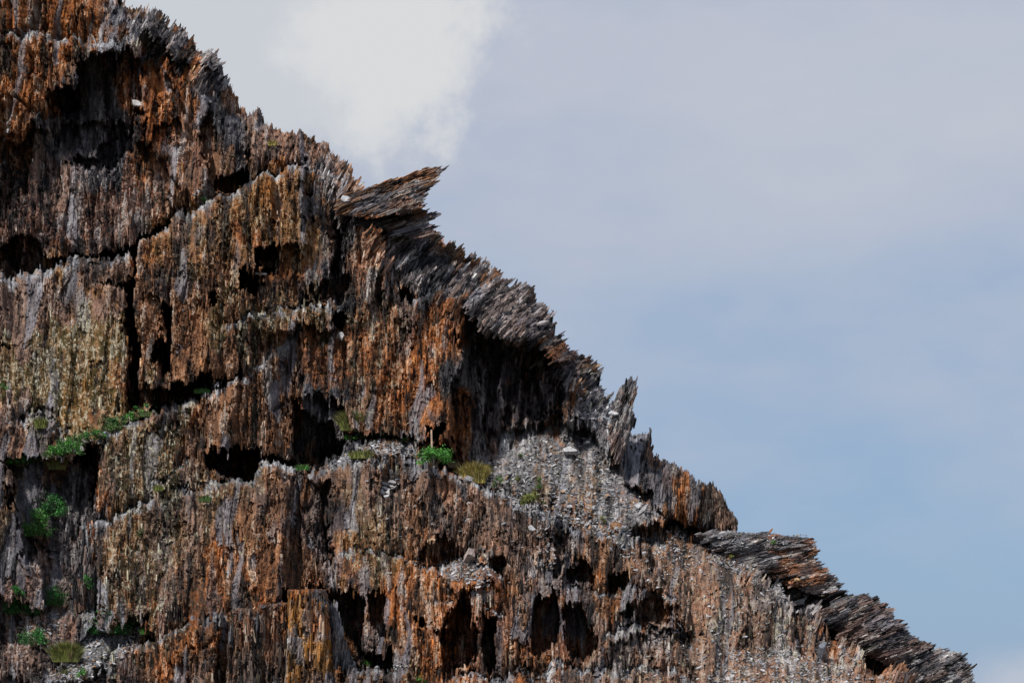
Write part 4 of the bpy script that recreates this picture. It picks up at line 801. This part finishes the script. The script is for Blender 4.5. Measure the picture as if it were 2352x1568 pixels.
# scree: loose flakes on the ledges, most uncounted, the bigger ones things of their own
FV = []
proto_cache = []
rf = np.random.default_rng(77)
for poly, n, lab, nbig in SCREE:
    p = np.asarray(poly); lo, hi = p.min(0), p.max(0); done = 0; big = 0
    cand = rf.uniform(lo, hi, (n * 6, 2)); cand = cand[sdf(poly, cand[:, 0], cand[:, 1]) > 0][:n]
    for a, b in cand:
        P0 = surf(a, b); k = SC * P0[1] / DIST
        tone = np.array(PALE if rf.random() < .55 else MIDG if rf.random() < .7 else BLU) * rf.uniform(.6, 1.12) * np.array([1, .985, .97] if rf.random() < .6 else [1, 1, 1.02])
        if rf.random() < .1: tone = np.array([0.33, 0.2, 0.11]) * rf.uniform(.6, 1.1)
        isbig = lab is not None and big < nbig
        w = rf.uniform(12, 22) if isbig else np.clip(np.exp(rf.normal(np.log(7.0), .65)), 2.0, 18)
        rx, ry, rz = rf.normal(0.75, .4), rf.normal(0, .45), rf.uniform(-1.2, 1.2)
        V, Q, Tt = slab_mesh(w * k, w * k * rf.uniform(.28, .65), rf.uniform(.012, .035) * (1.3 if isbig else 1), rf.integers(4, 7), rf)
        if isbig:
            big += 1
            o = mesh_obj('slate_flake', V, Q, Tt, np.tile(tone, (len(V), 1)), SLAB); o.location = P0 + np.array([0, -.08, .0]); o.rotation_euler = (rx, ry, rz)
            tag(o, lab, 'slate flake', lab.replace('loose ', '').replace('flake', 'flakes'))
        else:
            cx, sx, cy, sy, cz, sz = math.cos(rx), math.sin(rx), math.cos(ry), math.sin(ry), math.cos(rz), math.sin(rz)
            R = np.array([[cz, -sz, 0], [sz, cz, 0], [0, 0, 1]]) @ np.array([[cy, 0, sy], [0, 1, 0], [-sy, 0, cy]]) @ np.array([[1, 0, 0], [0, cx, -sx], [0, sx, cx]])
            FV.append((V @ R.T + P0 + np.array([0, -.05, .0]), Q, Tt, np.tile(tone, (len(V), 1))))
sv, sq, st, scol = merge(FV)
scree = mesh_obj('scree', sv, sq, st, scol, SLAB); scree['kind'] = 'stuff'

# ------------------------------------------------------------------ plants
def tubes(pts0, pts1, r0, r1):
    n = len(pts0); a = np.arange(4) * math.pi / 2; D = pts1 - pts0; D = D / (np.linalg.norm(D, axis=1, keepdims=True) + 1e-9)
    X = np.cross(D, [0.3, 0.9, 0.2]); X /= np.linalg.norm(X, axis=1, keepdims=True) + 1e-9; Z = np.cross(D, X)
    ring = np.cos(a)[None, :, None] * X[:, None] + np.sin(a)[None, :, None] * Z[:, None]
    V = np.concatenate([pts0[:, None] + ring * r0, pts1[:, None] + ring * r1], 1).reshape(-1, 3); o = (np.arange(n) * 8)[:, None]
    Q = np.concatenate([o + np.array([[i, (i + 1) % 4, 4 + (i + 1) % 4, 4 + i]]) for i in range(4)]); return V, Q
GREENS = {'bright': (0.036, 0.145, 0.018), 'dark': (0.014, 0.095, 0.013), 'olive': (0.13, 0.15, 0.03), 'yellow': (0.30, 0.25, 0.06), 'tan': (0.26, 0.19, 0.10), 'grass': (0.06, 0.125, 0.03), 'moss': (0.06, 0.075, 0.02)}
def shrub(u, v, w, h, kind, label, seed, leafy=True, cat='shrub', group=None):
    """u, v: middle of the foot; w, h: size as seen"""
    r = np.random.default_rng(seed); P0 = surf(u, v - 2); k = 1.04 * SC * P0[1] / DIST; W, H = w * k, h * k
    o = thing('shrub' if leafy else 'grass_tuft', label, cat, P0 + np.array([0, -0.22, -0.03]), group)
    g = np.array(GREENS[kind]); ns = max(5, int(6 + W * 5))
    tips = np.stack([r.uniform(-.45, .45, ns) * W, r.uniform(-.7, .1, ns) * W * .5, r.uniform(.35, .85, ns) * H], 1)
    tv, tq = tubes(np.stack([tips[:, 0] * .25, tips[:, 1] * .25, 0 * tips[:, 0] - .05], 1), tips, 0.018, 0.006)
    mesh_obj('stem', tv, tq, None, np.tile([0.09, 0.065, 0.035], (len(tv), 1)), STEM, o)
    if leafy:
        n = int(np.clip(900 * W * H / 0.5, 160, 2600)); ncl = max(6, int(14 * W))
        a = r.uniform(0, math.pi, ncl); rr = np.sqrt(r.uniform(.05, 1, ncl)); cc = np.stack([np.cos(a) * rr * W * .43, r.uniform(-.5, .15, ncl) * W, np.sin(a) * rr * H * .78 + .06 * H], 1)
        ci = r.integers(0, ncl, n); cr_ = min(W, H) * r.uniform(.12, .26, ncl)
        off = r.normal(0, .62, (n, 3)); P = cc[ci] + off * cr_[ci][:, None]; P[:, 2] = np.abs(P[:, 2]) * .98
        lf = r.uniform(.035, .075, n) * (0.8 + 0.3 * min(W, 1.5)); ax = r.normal(0, 1, (n, 3)) + np.array([0, -.3, .6]); ax /= np.linalg.norm(ax, axis=1, keepdims=True)
        bx = np.cross(ax, r.normal(0, 1, (n, 3))); bx /= np.linalg.norm(bx, axis=1, keepdims=True)
        V = np.stack([P, P + ax * lf[:, None] * .5 + bx * lf[:, None] * .3, P + ax * lf[:, None] * 1.1, P + ax * lf[:, None] * .5 - bx * lf[:, None] * .3], 1).reshape(-1, 3); Q = (np.arange(n) * 4)[:, None] + np.arange(4)[None]
        tone = r.uniform(.55, 1.7, ncl)[ci] * r.uniform(.6, 1.5, n); c = g[None] * tone[:, None]; c[r.random(n) < .12] *= np.array([1.7, 1.25, 1.0])
        mesh_obj('foliage', V, Q, None, np.repeat(c, 4, 0), LEAF, o)
    else:
        n = int(np.clip(900 * W * max(H, .3) / .5, 140, 1800)); bx = r.uniform(-.42, .42, n) * W; by = r.uniform(-.45, .1, n) * W * .7
        L = H * r.uniform(.5, 1.15, n) * (1 - .5 * (np.abs(bx) / (W * .5)) ** 2); dx = bx / (W * .5) * .55 + r.normal(0, .22, n); dy = r.normal(-.2, .25, n)
        b0 = np.stack([bx, by, 0 * bx - .04], 1); m = b0 + np.stack([dx * L * .35, dy * L * .35, L * .6], 1); t = b0 + np.stack([dx * L * .95, dy * L * .9, L * r.uniform(.8, 1.0, n)], 1); wv = np.stack([r.uniform(.008, .018, n), r.normal(0, .006, n), 0 * bx], 1)
        V = np.stack([b0 - wv, b0 + wv, m + wv * .8, m - wv * .8, t], 1).reshape(-1, 3); o5 = (np.arange(n) * 5)[:, None]
        c = g[None] * r.uniform(.55, 1.5, n)[:, None]; dry = r.random(n) < .15; c[dry] = np.array([.2, .15, .07]) * r.uniform(.6, 1.2, dry.sum())[:, None]
        mesh_obj('blades', V, o5 + np.array([[0, 1, 2, 3]]), o5 + np.array([[3, 2, 4]]), np.repeat(c, 5, 0), LEAF, o)
    return o
SHRUBS = [
    (258, 1456, 66, 52, 'dark', True, 'large dark green bush at the end of the slate ledge, lower left'), (83, 1482, 46, 40, 'dark', True, 'round vivid green bush below the others at the lower left'),
    (58, 1411, 64, 38, 'dark', True, 'wide dark green bush left of the orange stump'), (46, 1374, 28, 24, 'dark', True, 'small green bush just above the wide dark green bush'),
    (128, 1392, 36, 46, 'dark', True, 'ferny green plant against the left side of the orange stump'), (199, 1357, 28, 32, 'dark', True, 'dark green plant right of the orange stump'),
    (157, 1518, 50, 40, 'olive', False, 'olive brown grassy bush in the lower left corner'), (167, 1568, 32, 30, 'olive', False, 'yellow green tuft at the bottom edge near the left corner'),
    (195, 1556, 22, 18, 'bright', True, 'little bright green plant at the bottom edge on pale flakes'), (341, 1455, 26, 14, 'bright', False, 'small grass tuft at the right end of the slate ledge'),
    (86, 1234, 50, 56, 'bright', True, 'vivid green bush in the dark gully on the left'), (128, 1190, 46, 46, 'dark', True, 'shaded dark green bush above the vivid one in the dark gully'),
    (135, 1078, 40, 34, 'olive', False, 'olive and rust coloured shrub on the left ledge above the dark gully'), (52, 1070, 66, 26, 'bright', True, 'low green plant on the left ledge at the photo edge side'),
    (314, 1434, 32, 24, 'dark', True, 'dark green plant between the big bush and the small grass tuft'), (158, 1048, 90, 34, 'bright', True, 'longest green cushion on the left grass ledge'),
    (215, 1024, 70, 34, 'bright', True, 'bright green cushion in the middle of the left grass ledge'), (266, 990, 50, 24, 'grass', True, 'pale green cushion at the upper end of the left grass ledge'),
    (98, 984, 26, 26, 'olive', False, 'olive tuft under the lichen covered dome'), (250, 980, 38, 28, 'moss', True, 'dark olive bush at the foot of the black chasm'),
    (10, 898, 30, 14, 'bright', True, 'small green plant under the lichen dome at the left edge'), (467, 904, 38, 12, 'bright', False, 'thin green grass strip on the ledge under the black hollow'),
    (341, 958, 42, 14, 'grass', False, 'thin green grass on the ledge right of the chasm'), (807, 990, 48, 46, 'olive', False, 'tall olive green shrub at the foot of the brown columns'),
    (866, 1007, 50, 32, 'dark', True, 'dark green bush at the foot of the brown columns'), (803, 1013, 26, 16, 'bright', True, 'small green plant left of the dark green bush under the columns'),
    (827, 1012, 28, 14, 'bright', True, 'small green plant touching the dark green bush under the columns'), (832, 1054, 58, 22, 'olive', False, 'low olive grass patch on the edge of the middle face'),
    (994, 1068, 92, 40, 'bright', True, 'brightest green bush, on the ledge in the middle of the cliff'), (1090, 1110, 54, 48, 'yellow', False, 'yellow straw coloured bush right of the brightest green bush'),
    (1042, 1074, 24, 24, 'tan', False, 'dry tan tuft between the brightest green bush and the yellow one'), (1143, 1120, 28, 24, 'grass', True, 'small green bush right of the yellow bush in the scree'),
    (1223, 1160, 62, 30, 'olive', True, 'domed green and yellow bush on the edge of the scree gully'), (1188, 1105, 20, 10, 'olive', True, 'tiny green plant in the scree above the domed bush'),
    (1240, 1110, 16, 12, 'grass', True, 'tiny green plant at the right of the scree gully, upper one'), (1237, 1124, 14, 12, 'grass', True, 'tiny green plant at the right of the scree gully, lower one'),
    (1194, 1052, 12, 7, 'grass', True, 'tiny green tuft on the pale upper scree'), (1385, 1200, 16, 14, 'olive', True, 'small olive cushion on the slabby slope right of the domed bush'),
    (934, 1015, 22, 14, 'dark', True, 'dark little plant in the shade of the rust coloured column'), (1676, 1282, 16, 9, 'olive', True, 'tiny moss cushion on the slope left of the flat outcrop'),
    (1772, 1249, 16, 7, 'grass', True, 'tiny green cushion on top of the flat outcrop'), (842, 1527, 28, 14, 'bright', False, 'green grass tuft on the low ledge right of the pale spire'),
    (887, 1528, 24, 11, 'bright', False, 'low green cushion on the low ledge further right of the pale spire'), (966, 1570, 20, 24, 'bright', True, 'green plant cut off by the bottom edge right of the low ledge'),
    (697, 1080, 32, 15, 'bright', False, 'small green tuft under the large black cave'), (628, 338, 20, 14, 'yellow', False, 'yellow green tuft high on the pink ridge'),
    (468, 470, 18, 13, 'bright', True, 'small green plant at the foot of the dark upper fins'), (474, 1152, 26, 16, 'grass', False, 'green tuft on the stepped ledge above the lower left face'),
    (366, 1127, 22, 15, 'olive', False, 'grass tuft on top of the orange boulder'), (328, 1237, 18, 26, 'moss', True, 'mossy cushion hanging on the lichen flecked lower face'),
]
for i, (a, b, w, h, kind, leafy, lab) in enumerate(SHRUBS):
    if a < 360 and b > 1150: w, h = w * 1.25, h * 1.2
    shrub(a, b, w, h, kind, lab, 300 + i, leafy, 'shrub' if leafy else 'grass tuft')

rg_ = np.random.default_rng(4)
for i in range(15):
    a = 24 + 23.0 * i + rg_.uniform(-6, 6); b = np.interp(a, [20, 60, 150, 215, 280, 350], [1070, 1060, 1038, 1010, 978, 948]) + rg_.uniform(-5, 8)
    shrub(a, b, rg_.uniform(36, 62), rg_.uniform(14, 24), ('bright', 'grass', 'dark')[i % 3], 'low green plant in the continuous strip along the grassy ledge at the left', 700 + i, True, 'cushion plant', 'green strip along the left ledge')
